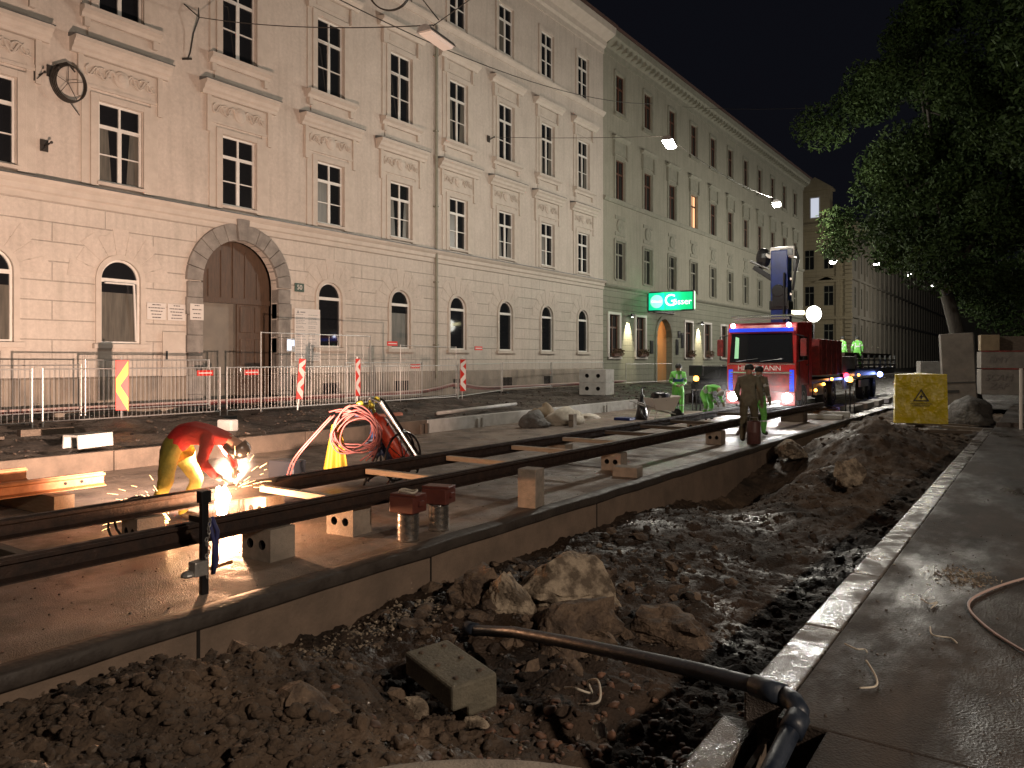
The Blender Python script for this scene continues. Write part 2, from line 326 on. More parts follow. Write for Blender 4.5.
# trench side wall below the slab edge, and its rounded dark lip
mb = MB(); mb.bx(-5.32, -5.2, -8, 27.6, -1.1, -.10); mb.bx(-5.34,-5.19, 3.38, 3.405, -1.1, -.10, 1); mb.bx(-5.34,-5.193, 6.03, 6.05, -1.1,-.10, 1); mb.bx(-5.34,-5.193, 9.6, 9.62, -1.1,-.10, 1)
o = tag(mb.build('trench_wall', [M['wallc'], M['hole']]), kind='structure')
mb = MB(); pts = []
ly = -8
while ly < 27.6:
    pts.append(ly); ly += .35
ring = [(-5.36,-.02),(-5.36,.006),(-5.30,.009),(-5.20,.008),(-5.178,.002),(-5.168,-.012),(-5.162,-.09),(-5.168,-.108),(-5.20,-.115),(-5.36,-.115)]
N = len(ring)
for y in pts:
    dx = .022*noise.noise(Vector((0,y*1.1,3))); dz = .022*noise.noise(Vector((4,y*1.6,0)))
    for a, b in ring: mb.v.append((a+(dx if a > -5.3 else 0), y, b+dz*.5))
for i in range(len(pts)-1):
    for k in range(N):
        a = i*N+k; b = i*N+(k+1) % N; mb.f.append((a, a+N, b+N, b)); mb.m.append(0)
o = tag(mb.build('slab_edge_kerb', M['lip'], smooth=True), kind='structure')
# rear ground with gentle heaps between slab wall and the house
def grid(name, xs, ys, fn, m, kind='structure', smooth=True, label=None):
    vs_ = [(x, y, fn(x, y)) for y in ys for x in xs]; nx = len(xs)
    fs = [(j*nx+i, j*nx+i+1, (j+1)*nx+i+1, (j+1)*nx+i) for j in range(len(ys)-1) for i in range(nx-1)]
    mb = MB(); mb.add(vs_, fs); o = mb.build(name, m, smooth=smooth); tag(o, label, None, None, kind); return o
def fr(a, b, s):
    r = []; 
    while a < b: r.append(a); a += s
    r.append(b); return r
def rear_h(x, y):
    k = min(1, max(0, (-13.35-x)/3.0)); n1 = noise.fractal(Vector((x*.8, y*.8, 1)), .8, 2.1, 5)
    edge = min(1, max(0, (-13.3-x)/.3)); fac = min(1, max(0, (x+19.8)/1.2))
    return .27+.22*k+.09*n1*(.3+edge)*fac+(.05 if y > 27 else 0)
grid('rear_ground', fr(-20.2, -13.34, .12), fr(-8, 44, .14), rear_h, M['soilfar'])
mb = MB(); mb.bx(-24.0, -13.34, 44, 106, -.5, .42); mb.bx(-13.34,-13.2, 27.85, 106, -.5, .40, 1); tag(mb.build('far_sidewalk', [M['asphalt'], M['kerbm']]), kind='structure')

# trench soil
def bump(x, y, cx, cy, sx, sy, h):
    d = ((x-cx)/sx)**2+((y-cy)/sy)**2
    return h*math.exp(-d)
def soil_h(x, y):
    z = -.50
    z += bump(x,y,-3.95,1.5,1.25,1.5,.50)+bump(x,y,-3.1,2.9,.85,.55,.20)+bump(x,y,-5.1,2.0,.5,1.4,.12)
    z += bump(x,y,-4.35,3.1,.55,.9,.26)+bump(x,y,-2.9,1.9,.7,1.0,.16)
    z += bump(x,y,-4.1,6.1,.75,1.3,.24)+bump(x,y,-3.1,7.6,1.1,1.1,.10)
    z += bump(x,y,-4.3,9.6,.8,1.7,.18)-bump(x,y,-1.9,7.2,.55,2.0,.10)
    z -= bump(x,y,-4.55,14.6,.75,1.9,.55)
    z += bump(x,y,-3.2,14.2,.85,1.3,.50)+bump(x,y,-3.0,18.6,1.2,2.3,.82)+bump(x,y,-4.2,18.5,1.0,1.2,.30)+bump(x,y,-2.2,22,1.8,3,.45)
    if y > 22: z += .35*min(1,(y-22)/4)
    p = Vector((x, y, 0))
    z += .085*noise.fractal(p*1.3, .9, 2.1, 4)+(.060 if y < 5 else .036)*noise.fractal(p*4.2, .6, 2.1, 5)+.018*noise.fractal(p*14, .7, 2.1, 3)
    d_, q_ = noise.voronoi(p*5.5)[0][:2]
    z += .030*min(1,(q_-d_)*2.2)*max(0,noise.noise(p*.9+Vector((5,5,0)))+.35)
    k = min(1, max(0, (x+5.25)/.15))
    if x > -1.45: z = min(z, .05)
    return z
ys = []; y = -2.5
while y < 34: ys.append(y); y += .032 if y < 9 else (.055 if y < 18 else .12)
grid('trench_soil', fr(-5.22, -1.15, .034), ys, soil_h, M['soil'])
# near pavement with kerb strip, stepped edge and slot for the pipe
mb = MB(); mb.bx(-1.02, 9, 3.62, 70, -.6, .25); mb.bx(-.80, 9, -6, 3.618, -.6, .25)
tag(mb.build('pavement', M['pave'], bevel=.01), kind='structure')
for i, (a, b) in enumerate(((3.82,5.0),(5.012,6.4),(6.412,8.0),(8.012,9.8),(9.812,12.0),(12.012,14.6),(14.612,18),(18.012,22))):
    mb = MB(); dz = random.uniform(-.004,.006)
    mb.bx(-1.235+random.uniform(-.004,.004), -1.026, a, b, -.4, .252+dz)
    o = tag(mb.build('kerb_stone', M['kerbm'], bevel=.012), '%s length of wet kerb edging the pavement %s' % (['Nearest shiny','Second shiny','Third damp','Fourth damp','Fifth dark','Sixth dark','Seventh dim','Farthest dim'][i], ['just behind the black pipe elbow','beyond the nearest kerb length','beside the dark puddled soil','opposite the pale gravel patch','opposite the scattered rubble','beside the dark earth heap','near the yellow bag','at the yellow bag'][i]), 'kerb', 'kerb lengths along the pavement edge')
mb = MB(); mb.box((-1.22,2.9,-.02),(.17,1.75,.30),Rz(.02)); tag(mb.build('kerb_stone', M['kerbm'], bevel=.015), 'lowered grey kerb stone under the black pipe at the frame bottom', 'kerb', 'kerb lengths along the pavement edge')
mb = MB(); mb.box((-1.06,2.75,-.02),(.028,1.9,.24),Rz(.03)); tag(mb.build('shuttering_board', M['darkwood']), 'thin rusty brown board standing in the slot beside the lowered kerb', 'board')
sheet('slot_bed', -1.1, -.78, -5, 3.64, .02, M['soil'])
mb = MB(); mb.bx(9, 60, -6, 200, -.6, .24); tag(mb.build('park_ground', M['soilfar']), kind='structure')
mb = MB(); mb.bx(-5.2, 9, 70, 200, -.6, .2); tag(mb.build('far_road', M['asphalt']), kind='structure')
grid('far_trench_ground', fr(-5.2, -1.0, .4), fr(33.9, 70, .6), lambda x, y: .02+.12*noise.noise(Vector((x*.6,y*.6,2))), M['soilfar'])

# pebbles as one uncountable mesh per kind
def stone_verts(r, seed, sub=1, flat=.7):
    import bmesh
    bm = bmesh.new(); bmesh.ops.create_icosphere(bm, subdivisions=sub, radius=1)
    vs_ = []
    for v in bm.verts:
        k = 1+.55*noise.noise(v.co*1.3+Vector((seed*7.1, seed*3.3, seed)))+.2*noise.noise(v.co*3.1+Vector((seed, 0, seed*5)))
        vs_.append(Vector((v.co.x*k, v.co.y*k, v.co.z*k*flat))*r)
    fs = [tuple(v.index for v in f.verts) for f in bm.faces]; bm.free(); return vs_, fs
ST = [stone_verts(1, i, 1) for i in range(9)]
ST2 = [stone_verts(1, 40+i, 2, .8) for i in range(9)]
for vs_, fs in ST2:
    for i, v in enumerate(vs_): vs_[i] = v*(1+.22*noise.noise(v*4.5)+.12*noise.noise(v*9))
def scatter(name, n, region, hfn, rfn, m, label=None):
    mb = MB()
    for i in range(n):
        x, y = region(); r = rfn(); vs_, fs = random.choice(ST2 if 'clod' in name else ST); R = Rz(random.uniform(0, 6.28)) @ Rx(random.uniform(-.6,.6))
        q = Vector((random.uniform(.7,1.3), random.uniform(.7,1.3), random.uniform(.6,1.1))); z = hfn(x, y)+r*.25
        mb.add([(R @ Vector((v.x*q.x, v.y*q.y, v.z*q.z)))*r+Vector((x,y,z)) for v in vs_], fs, 0)
    return tag(mb.build(name, m, smooth='clod' in name), label, None, None, 'stuff')
def ru(x0,x1,y0,y1,p=1): return lambda: (random.uniform(x0,x1), y0+(y1-y0)*random.random()**p)
scatter('soil_gravel', 5200, ru(-5.1,-1.3,1.2,14,1.3), soil_h, lambda: .006+.020*random.random()**3, M['gravel'])
scatter('soil_clods', 3600, ru(-5.1,-1.3,1.0,22,1.5), soil_h, lambda: .007+.055*random.random()**6, M['soil'])
scatter('heap_clods', 3200, lambda: (random.gauss(-3.8,.75), random.gauss(2.4,.8)), soil_h, lambda: .005+.042*random.random()**6, M['soil'])
scatter('broken_rubble', 420, lambda: (random.gauss(-3.9,.55), random.gauss(6.2,1.2)), soil_h, lambda: .02+.08*random.random()**3, M['rockd'])
scatter('brick_clod_rubble', 260, lambda: (random.gauss(-2.3,.5), random.gauss(4.2,.7)), soil_h, lambda: .012+.03*random.random()**2, M['gravelred'])
scatter('pale_gravel', 900, lambda: (random.gauss(-4.75,.16), random.gauss(5.0,.7)), soil_h, lambda: .008+.016*random.random()**2, M['rock'])
scatter('rear_gravel', 1500, ru(-19.5,-13.5,2,36,1.1), rear_h, lambda: .015+.045*random.random()**3, M['gravel'])
scatter('slab_grit', 3200, ru(-12.8,-5.4,2,22,1.5), lambda x,y: 0, lambda: .002+.010*random.random()**4, M['gravel'])
scatter('pavement_grit', 420, lambda: (random.gauss(-.5,.12), random.gauss(6.75,.16)), lambda x,y: .25, lambda: .004+.007*random.random()**2, M['rock'])
scatter('pavement_crumbs', 260, ru(-1.0,.5,3.4,9), lambda x,y: .25, lambda: .003+.007*random.random()**3, M['gravel'])

# ------------------------------------------------------------------ buildings
def wall_cells(mb, X, y0, y1, z0, z1, ops, depth=.28, mi=0, mir=0, axis='y'):
    """wall plane at X facing +X with rectangular/arched openings (ya, yb, za, zb, arch)"""
    def P(x, y, z): return (x, y, z) if axis == 'y' else (y, -x, z)   # axis x: plane facing -Y at y=-x
    Y = sorted(set([y0, y1]+[o[0] for o in ops]+[o[1] for o in ops])); Z = sorted(set([z0, z1]+[o[2] for o in ops]+[o[3] for o in ops]))
    for i in range(len(Y)-1):
        for j in range(len(Z)-1):
            cy, cz = (Y[i]+Y[i+1])/2, (Z[j]+Z[j+1])/2
            if any(o[0] < cy < o[1] and o[2] < cz < o[3] for o in ops): continue
            mb.add([P(X,Y[i],Z[j]),P(X,Y[i+1],Z[j]),P(X,Y[i+1],Z[j+1]),P(X,Y[i],Z[j+1])], [(0,1,2,3)], mi)
    for (a, b, c, d, arch) in ops:
        xb = X-depth
        if not arch: path = [(a,c),(a,d),(b,d),(b,c)]
        else:
            r = (b-a)/2; cy = (a+b)/2; cz = d-r; n = 16; arcp = [(cy-r*math.cos(PI*k/n), cz+r*math.sin(PI*k/n)) for k in range(n+1)]
            path = [(a,c)]+arcp+[(b,c)]
            for k in range(n):
                (p, q), (s, t) = arcp[k], arcp[k+1]
                mb.add([P(X,p,q),P(X,s,t),P(X,s,d),P(X,p,d)], [(0,1,2,3)], mi)
        for k in range(len(path)):
            (p, q), (s, t) = path[k], path[(k+1) % len(path)]
            mb.add([P(X,p,q),P(X,s,t),P(xb,s,t),P(xb,p,q)], [(0,1,2,3)], mir)
        if len(path) and not (round(b-a,2) in (2.65, 2.25)): mb.add([P(xb,a-.01,c-.01),P(xb,b+.01,c-.01),P(xb,b+.01,d+.01),P(xb,a-.01,d+.01)], [(0,1,2,3)], mir)

_wc = {}
def window(parent, X, yc, z0, z1, wd, kind='two', fm='white', pm='glass', arch=False, open_=False, simple=False, axis='y'):
    """a casement window: frame mesh + child panes. Local: X out, Y across, Z up"""
    key = (round(z1-z0,2), wd, kind, fm, pm, arch, open_, simple)
    if key not in _wc:
        h = z1-z0; f = MB(); g = MB(); w2 = wd/2; t = .055; r = w2
        def vbar(y, a, b, tt=t, x=0): f.bx(x-.03, x+.03, y-tt/2, y+tt/2, a, b)
        def hbar(z, a, b, tt=t, x=0): f.bx(x-.027, x+.027, a, b, z-tt/2, z+tt/2)
        top = h-r if arch else h
        vbar(-w2+t/2, 0, top); vbar(w2-t/2, 0, top); hbar(t/2, -w2+t, w2-t)
        if arch:
            n = 16; P = [(-r*math.cos(PI*k/n), top+r*math.sin(PI*k/n)) for k in range(n+1)]; Q = [(y*(r-t)/r, top+(z-top)*(r-t)/r) for y, z in P]
            for k in range(n):
                f.prof([P[k], P[k+1], Q[k+1], Q[k]], -.03, .03, axis='x')
            hbar(top-.02, -w2+t, w2-t, .10)
            g.add([(-.012, y, z) for y, z in Q], [tuple(range(len(Q)))[::-1]], 0)
            g.add([(-.012,-w2+t,t),(-.012,w2-t,t),(-.012,w2-t,top-.07),(-.012,-w2+t,top-.07)], [(0,1,2,3)], 0)
            if pm == 'curtain':
                g.add([(-.006,-w2+t,t),(-.006,w2-t,t),(-.006,w2-t,top*.80),(-.006,-w2+t,top*.80)], [(0,1,2,3)], 1)
            if open_:
                k = Ry(math.radians(5)); f.tube([(.03,w2-.09,t+.02),(.13,w2-.20,top-.10)], .03, 4); f.tube([(.13,-w2+.09,top-.10),(.13,w2-.20,top-.10)], .028, 4)
        else:
            hbar(h-t/2, -w2+t, w2-t)
            zt = h*.70 if not simple else h*.66
            hbar(zt, -w2+t, w2-t, .095)
            vbar(0, t, zt-.048, .10); vbar(0, zt+.048, h-t, .05)
            if kind == 'two':
                for s_ in (-1, 1): hbar(zt*.5, min(s_*.05, s_*(w2-t)), max(s_*.05, s_*(w2-t)), .03)
            if open_:
                f.tube([(.02,-.06,t+.02),(.20,-.17,zt-.08)], .024, 4); f.tube([(.20,-.17,zt-.08),(.20,-w2+.10,zt-.08)], .022, 4)
            g.add([(-.012,-w2+t,t),(-.012,w2-t,t),(-.012,w2-t,h-t),(-.012,-w2+t,h-t)], [(0,1,2,3)], 0)
            if pm == 'dimcurtain':
                for q in (-1,1): g.add([(-.006,q*(w2-t),t),(-.006,q*(w2-t)*.38,t),(-.006,q*(w2-t)*.55,zt-.05),(-.006,q*(w2-t),zt-.05)], [(0,1,2,3)], 1)
            if pm == 'halfcurtain': g.add([(-.006,-w2+t,t),(-.006,-.05,t),(-.006,-.05,zt-.05),(-.006,-w2+t,zt-.05)], [(0,1,2,3)], 1)
        gm = [M['litpane'] if pm == 'litpane' else M['glass'], M['curtain']]
        fo = f.build('window', M[fm], bevel=0); go = g.build('pane', gm)
        _wc[key] = (fo.data, go.data); bpy.data.objects.remove(fo); bpy.data.objects.remove(go)
    a, b = _wc[key]
    fo = bpy.data.objects.new('window', a); col.objects.link(fo); fo.parent = parent
    fo.location = (X-.08, yc, z0) if axis == 'y' else (yc, -X+.08, z0)
    if axis != 'y': fo.rotation_euler = (0,0,-PI/2)
    go = bpy.data.objects.new('pane', b); col.objects.link(go); go.parent = fo
    return fo

FX = -20.0
# ---- white apartment building
B1 = empty('apartment_building', (0,0,0), 0, 'pale cream four storey apartment block with arched stone gateway and carved window heads', 'building')
cols = [-2.9, .65, 4.2, 7.7, 10.8, 14.42, 18.02, 21.5, 24.95, 28.4, 31.9, 35.45]
ops_g = []; ops_u = []
for y in cols:
    if y == 14.42: ops_g.append((13.15, 15.80, .50, 5.50, True))
    else: ops_g.append((y-.53, y+.53, 2.33, 4.53, True))
    ops_u += [(y-.58, y+.58, 6.50, 8.56, False), (y-.58, y+.58, 10.88, 13.40, False), (y-.56, y+.56, 15.72, 17.85, False)]
for y in cols[5:] + [10.8]:
    if y != 14.42: ops_g.append((y-.40 if y!=10.8 else y+2.5-.0, y+.40 if y!=10.8 else y+2.5, .72, 1.12, False)) if y != 10.8 else None
mb = MB(); wall_cells(mb, FX, -6, 37.7, 1.42, 5.78, [o for o in ops_g if o[3] > 2 and not o[2] < 1], .26)
# gateway opening cut separately so the wall also closes round it
mb = MB(); gate = (13.15, 15.80, 1.42, 5.50, True)
wall_cells(mb, FX, -6, 37.7, 1.42, 5.78, [o for o in ops_g if o[2] > 2]+[gate], .26)
mb.build('ground_floor_wall', M['plaster_g'], B1)
mb = MB(); wall_cells(mb, FX, -6, 37.7, 6.3, 19.2, ops_u, .24); mb.build('upper_wall', M['plaster'], B1)
mb = MB(); wall_cells(mb, FX+.07, -6, 12.68, .2, 1.42, [(6.0,6.9,.75,1.15,False)], .3, 0, 1); wall_cells(mb, FX+.07, 16.45, 37.7, .2, 1.42, [o for o in ops_g if o[3] < 2 and o[0] > 16], .3, 0, 1)
mb.prof([(FX,1.42),(FX+.07,1.42),(FX,1.47)], -6, 12.68); mb.prof([(FX,1.42),(FX+.07,1.42),(FX,1.47)], 16.45, 37.7)
mb.build('stone_plinth', [M['plinth'], M['hole']], B1)
# gateway: sandstone voussoirs, tympanum, doors
r0, r1, cy, cz = 1.325, 1.83, 14.475, 4.175
n = 13
for k in range(n):
    a0 = PI*k/n+.006; a1 = PI*(k+1)/n-.006; big = (k == 6); ro = r1+(.14 if big else 0); pj = .16 if big else .10
    pts = [(cy-r*math.cos(a), cz+r*math.sin(a)) for r, a in ((r0,a0),(r0,(a0+a1)/2),(r0,a1),(ro,a1),(ro,(a0+a1)/2),(ro,a0))]
    mb = MB(); mb.prof(pts, FX-.25, FX+pj, axis='x'); mb.build('arch_stone', M['arch'], B1, bevel=.012)
for s_ in (-1, 1):
    z = .3
    for k, hh in enumerate((.62,.55,.64,.5,.58,.5,.45)):
        wdt = (r1-r0) * (1 if k % 2 else .93); ya = cy+s_*r0; yb = cy+s_*(r0+wdt)
        mb = MB(); mb.bx(FX-.25, FX+.10+.012*(k % 2), min(ya,yb), max(ya,yb), z+.006, min(z+hh, cz)-.004); mb.build('jamb_stone', M['arch'], B1, bevel=.012); z += hh
mb = MB(); mb.bx(FX-.40,FX-.33, cy-r0, cy+r0, 3.62, 3.78); N = 18
arcp = [(cy-r0*math.cos(PI*k/N), cz+r0*math.sin(PI*k/N)) for k in range(N+1)]
mb.prof([(cy-r0,3.78)]+arcp+[(cy+r0,3.78)], FX-.42, FX-.36, axis='x')
for q in (-.85,-.42,.42,.85): mb.bx(FX-.36,FX-.335,cy+q-.02,cy+q+.02,3.80,4.6 if abs(q)>.5 else 5.2)
mb.bx(FX-.36,FX-.325,cy-.035,cy+.035,3.8,5.45)
mb.build('gate_transom_panel', M['door'], B1)
mb = MB(); mb.bx(FX-.46,FX-.38, 14.62, 15.8, .45, 3.62)
for z in (.7,1.75,2.75):
    for q in (14.72, 15.26): mb.bx(FX-.381,FX-.35, q, q+.42, z, z+.8)
gd = mb.build('gate_door', M['door'], B1, bevel=.01)
hb = MB(); hb.tube([(FX-.35,14.68,1.5),(FX-.29,14.68,1.52),(FX-.29,14.68,1.66),(FX-.35,14.68,1.68)], .014, 6); hb.build('handle', M['chrome'], gd)
mb = MB(); mb.bx(FX-.62,FX-.57, 13.15, 14.62, .46, 3.62); mb.bx(FX-1.9,FX-.46,13.1,13.15,.4,3.7); mb.bx(FX-1.9,FX-.46,14.68,14.72,.4,3.66); mb.bx(FX-1.9,FX-.42,13.1,14.72,3.62,3.66); mb.build('passage_wall', M['doorgrey'], B1)
mb = MB(); mb.bx(FX-2.0,FX+.35,13.1,15.85,.2,.46); mb.build('doorstep', M['arch'], B1, bevel=.02)
# belt, cornices
mb = MB(); prf = [(FX-.1,5.78),(FX+.05,5.78),(FX+.05,5.93),(FX+.11,5.97),(FX+.11,6.10),(FX+.20,6.18),(FX+.24,6.25),(FX-.1,6.25)]; mb.prof(prf, -6, 37.7); mb.build('belt_course', M['trim'], B1)
mb = MB(); mb.prof([(FX-.02,6.25),(FX+.27,6.25),(FX+.27,6.275),(FX+.0,6.33)], -6, 37.7); mb.build('belt_flashing', M['flash'], B1)
mb = MB(); mb.prof([(FX-.1,15.28),(FX+.06,15.28),(FX+.10,15.36),(FX+.18,15.42),(FX+.20,15.5),(FX-.1,15.56)], -6, 37.7); mb.build('sill_course', M['trim'], B1)
mb = MB(); mb.prof([(FX-.1,18.75),(FX+.06,18.75),(FX+.08,19.0),(FX+.2,19.1),(FX+.24,19.35),(FX+.6,19.5),(FX+.78,19.62),(FX+.82,19.95),(FX-.1,19.98)], -6, 37.7); mb.build('roof_cornice', M['trim'], B1)
mb = MB(); mb.prof([(FX-.1,19.98),(FX+.86,19.98),(FX+.9,20.1),(FX-7,24.2),(FX-14,20)], -6, 37.7); mb.build('roof', M['roof'], B1)
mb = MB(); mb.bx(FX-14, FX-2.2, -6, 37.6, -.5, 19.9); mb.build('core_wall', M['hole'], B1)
# window dressings
def relief(mb, X, yc, z0, z1, w2, seed):
    h = z1-z0; zc = (z0+z1)/2
    for s_ in (-1, 1):
        pts = []
        for i in range(26):
            t = i/25; y = yc+s_*(.18+t*(w2-.26)); z = zc+math.sin(t*11+seed)*h*.24*(1-.3*t); pts.append((X+.03, y, z))
        mb.tube(pts, .035, 6, r2=.022)
        for j in range(3):
            q = yc+s_*(.32+j*.24); a = []
            for i in range(14):
                t = i/13; an = t*5.4+j; a.append((X+.035, q+math.cos(an)*h*.24*(1-t*.7), zc+math.sin(an)*h*.24*(1-t*.7)))
            mb.tube(a, .026, 5, r2=.014)
    mb.ball((X+.02, yc, zc), (.06, .22, h*.34)); mb.ball((X+.06, yc, zc), (.045, .14, h*.22))
_dress = {}
def dressing(kind, yc):
    k = kind
    if k not in _dress:
        L_ = []
        if k == 1:
            m = MB()  # architrave 6.35..8.9
            m.bx(0,.07,-.80,-.60,6.36,8.74); m.bx(0,.07,.60,.80,6.36,8.74); m.bx(0,.069,-.60,.60,8.57,8.74)
            m.bx(0,.035,-1.02,-.80,6.36,9.0); m.bx(0,.035,.80,1.02,6.36,9.0); m.bx(0,.10,-.64,.64,6.40,6.49); L_.append(('architrave', m, 'trim', .008))
            m = MB(); m.bx(0,.03,-.98,.98,8.93,9.58); m.bx(0,.06,-1.08,1.08,8.84,8.92); m.bx(0,.09,-1.12,-.99,8.55,9.6); m.bx(0,.09,.99,1.12,8.55,9.6)
            relief(m, .03, 0, 8.93, 9.58, .98, .4); L_.append(('carved_frieze', m, 'trim', 0))
            m = MB(); pr = [(0,9.6),(.12,9.6),(.15,9.68),(.22,9.73),(.26,9.82),(.34,9.88),(.34,9.97),(0,9.97)]; m.prof(pr,-1.3,1.3); L_.append(('lintel_cornice', m, 'trim', 0))
            m = MB(); m.prof([(-.01,9.97),(.36,9.97),(.36,9.99),(-.01,10.07)], -1.33, 1.33); L_.append(('lintel_flashing', m, 'flash', 0))
            m = MB(); m.bx(0,.03,-.85,.85,10.15,10.52); m.prof([(0,10.56),(.10,10.56),(.14,10.66),(.26,10.72),(.26,10.83),(0,10.86)],-1.05,1.05)
            m.bx(0,.12,-.98,-.84,10.34,10.56); m.bx(0,.12,.84,.98,10.34,10.56); L_.append(('sill', m, 'trim', 0))
        if k == 2:
            m = MB(); m.bx(0,.08,-.80,-.60,10.87,13.60); m.bx(0,.08,.60,.80,10.87,13.60); m.bx(0,.079,-.60,.60,13.41,13.60)
            m.bx(0,.04,-1.0,-.80,10.87,13.9); m.bx(0,.04,.80,1.0,10.87,13.9); L_.append(('architrave', m, 'trim', .008))
            m = MB(); m.bx(0,.04,-.84,.84,13.64,14.10); m.bx(0,.06,-.62,.62,13.76,13.98); m.bx(0,.13,-1.02,-.86,13.55,14.1); m.bx(0,.13,.86,1.02,13.55,14.1)
            m.prof([(0,14.12),(.14,14.12),(.2,14.22),(.34,14.30),(.36,14.40),(0,14.46)],-1.22,1.22); L_.append(('lintel_cornice', m, 'trim', 0))
        if k == 3:
            m = MB(); m.bx(0,.06,-.78,-.58,15.6,18.05); m.bx(0,.06,.58,.78,15.6,18.05); m.bx(0,.059,-.58,.58,17.86,18.05); L_.append(('architrave', m, 'trim', .008))
        if k == 0:
            m = MB(); pts = []; pts2 = []
            for i in range(17):
                a = PI*i/16; pts.append((-.53*math.cos(a), 4.0+.53*math.sin(a))); pts2.append((-.66*math.cos(a), 4.0+.66*math.sin(a)))
            for i in range(16): m.prof([pts[i],pts[i+1],pts2[i+1],pts2[i]], 0, .045, axis='x')
            m.bx(0,.045,-.66,-.53,2.33,4.0); m.bx(0,.045,.53,.66,2.33,4.0); m.bx(0,.12,-.74,.74,2.2,2.32); L_.append(('arch_surround', m, 'trim', 0))
        _dress[k] = [(nm, m.build(nm, M[mt], None, bevel=bv)) for nm, m, mt, bv in L_]
        for nm, o in _dress[k]: o.parent = B1; o.location = (FX, yc, 0)
        return
    for nm, o in _dress[k]:
        c = o.copy(); col.objects.link(c); c.parent = B1; c.location = (FX, yc, 0)
for i, y in enumerate(cols):
    for k in (1, 2, 3): dressing(k, y)
    if y != 14.42:
        dressing(0, y)
        window(B1, FX, y, 2.33, 4.53, 1.06, pm='curtain' if i in (4,3,7) else 'glass', arch=True, open_=(i == 4))
    window(B1, FX, y, 6.50, 8.56, 1.16, pm='halfcurtain' if i in (3,6,8,10) else ('dimcurtain' if i in (4,7,9) else 'glass'))
    window(B1, FX, y, 10.88, 13.40, 1.16, open_=(i in (5,6,7)), pm='dimcurtain' if i in (8,10,11) else 'glass')
    window(B1, FX, y, 15.72, 17.85, 1.12, pm='halfcurtain' if i in (9,) else 'glass')
# radiating stone joints over the arched windows (raised wedges)
for i, y in enumerate(cols):
    if y == 14.42: continue
    mb = MB()
    for k in range(9):
        a0 = PI*k/9+.012; a1 = PI*(k+1)/9-.012
        R0, R1 = .664, 1.22 if k % 2 else 1.36
        P = [(-R*math.cos(a), 4.0+R*math.sin(a)) for R, a in ((R0,a0),(R0,a1),(R1,a1),(R1,a0))]
        mb.prof(P, 0, .010, axis='x')
    o = mb.build('voussoirs', M['plaster'], B1, loc=(FX, y, 0), bevel=.006)
# grilles in plinth openings are hidden in recess; downpipe
mb = MB(); mb.tube([(FX+.12,23.45,1.2),(FX+.12,23.45,15.2)], .055, 8); 
for z in (2.5,5,8,11,14): mb.box((FX+.08,23.45,z),(.2,.16,.04))
mb.build('downpipe', M['greentrim'], B1)
mb = MB(); mb.bx(FX+.07,FX+.10,11.92,12.6,1.45,2.68); mb.bx(FX+.10,FX+.115,12.0,12.06,1.9,2.15,1); mb.build('meter_hatch', [M['trim'], M['ink']], B1, bevel=.004)
def plaque(y0,y1,z0,z1,txt,label,sz,x=FX+.02,group=None):
    t = empty('wall_plaque', (x,(y0+y1)/2,(z0+z1)/2), 0, label, 'plaque', group)
    m = MB(); m.bx(0,.025,-(y1-y0)/2,(y1-y0)/2,-(z1-z0)/2,(z1-z0)/2); m.build('panel', M['sign'], t, bevel=.004)
    m = MB(); 
    for i, (wq, off) in enumerate(txt): 
        zz = (z1-z0)/2*(.78-1.5*i/max(1,len(txt)-1)); ww = (y1-y0)*.45*wq; x_ = -ww
        while x_ < ww:
            l = random.uniform(.03,.08); m.bx(.0255,.028,x_,min(x_+l,ww),zz-.012,zz+.012); x_ += l+.015
    m.build('lettering', M['ink'], t)
    return t
plaque(11.5,12.04,3.0,3.46,[(.5,0),(.95,0),(.7,0),(.6,0),(.5,0)],'faint square white enamel plaque nearest the arched window','x')
plaque(12.1,12.63,3.0,3.46,[(.4,0),(.9,0),(.8,0),(.6,0),(.7,0)],'square white plaque between the faint plaque and the gateway stones','x')
plaque(12.72,13.14,3.04,3.5,[(.4,0),(.8,0),(.6,0),(.7,0)],'small white plaque fixed on the stones left of the gateway','x',FX+.115)
t = empty('house_number_sign', (FX+.02,16.68,4.26), 0, 'small dark green house number plate 50 right of the stone gateway', 'sign')
m = MB(); m.bx(0,.02,-.19,.19,-.14,.14); m.build('plate', mat('dark_green_enamel',(.03,.06,.04),rough=.4), t, bevel=.004); text_mesh('number','50',.22,M['sign'],t,(.024,0,0),(PI/2,0,PI/2))
t = empty('notice_board', (FX+.03,17.0,2.72), 0, 'tall pale notice board full of small print beside the stone gateway', 'notice board')
m = MB(); m.bx(0,.03,-.53,.53,-.86,.86); m.build('panel', M['sign'], t, bevel=.004)
m = MB(); zz = .66
while zz > -.8:
    for c0 in (-.48, .03):
        x_ = c0
        while x_ < c0+.42*random.uniform(.5,1):
            l = random.uniform(.03,.09); m.bx(.031,.033,x_,x_+l,zz-.009,zz+.009); x_ += l+.015
    zz -= random.choice((.05,.05,.09))
m.prof([(-.46,.70),(-.34,.70),(-.40,.80)],.031,.034,axis='x'); m.bx(.031,.034,-.3,-.1,.72,.76)
m.build('printed_lines', mat('grey_print',(.25,.25,.25),rough=.6), t)
t = empty('door_entry_panel', (FX+.13,16.22,2.38), 0, 'small glowing blue white entry screen on the gateway jamb', 'intercom')
m = MB(); m.bx(0,.04,-.17,.17,-.22,.22); m.build('housing', M['galv'], t, bevel=.01); m = MB(); m.bx(.041,.045,-.14,.02,-.17,.17); m.bx(.041,.045,.05,.14,-.03,.16); m.build('screen', M['screen'], t)

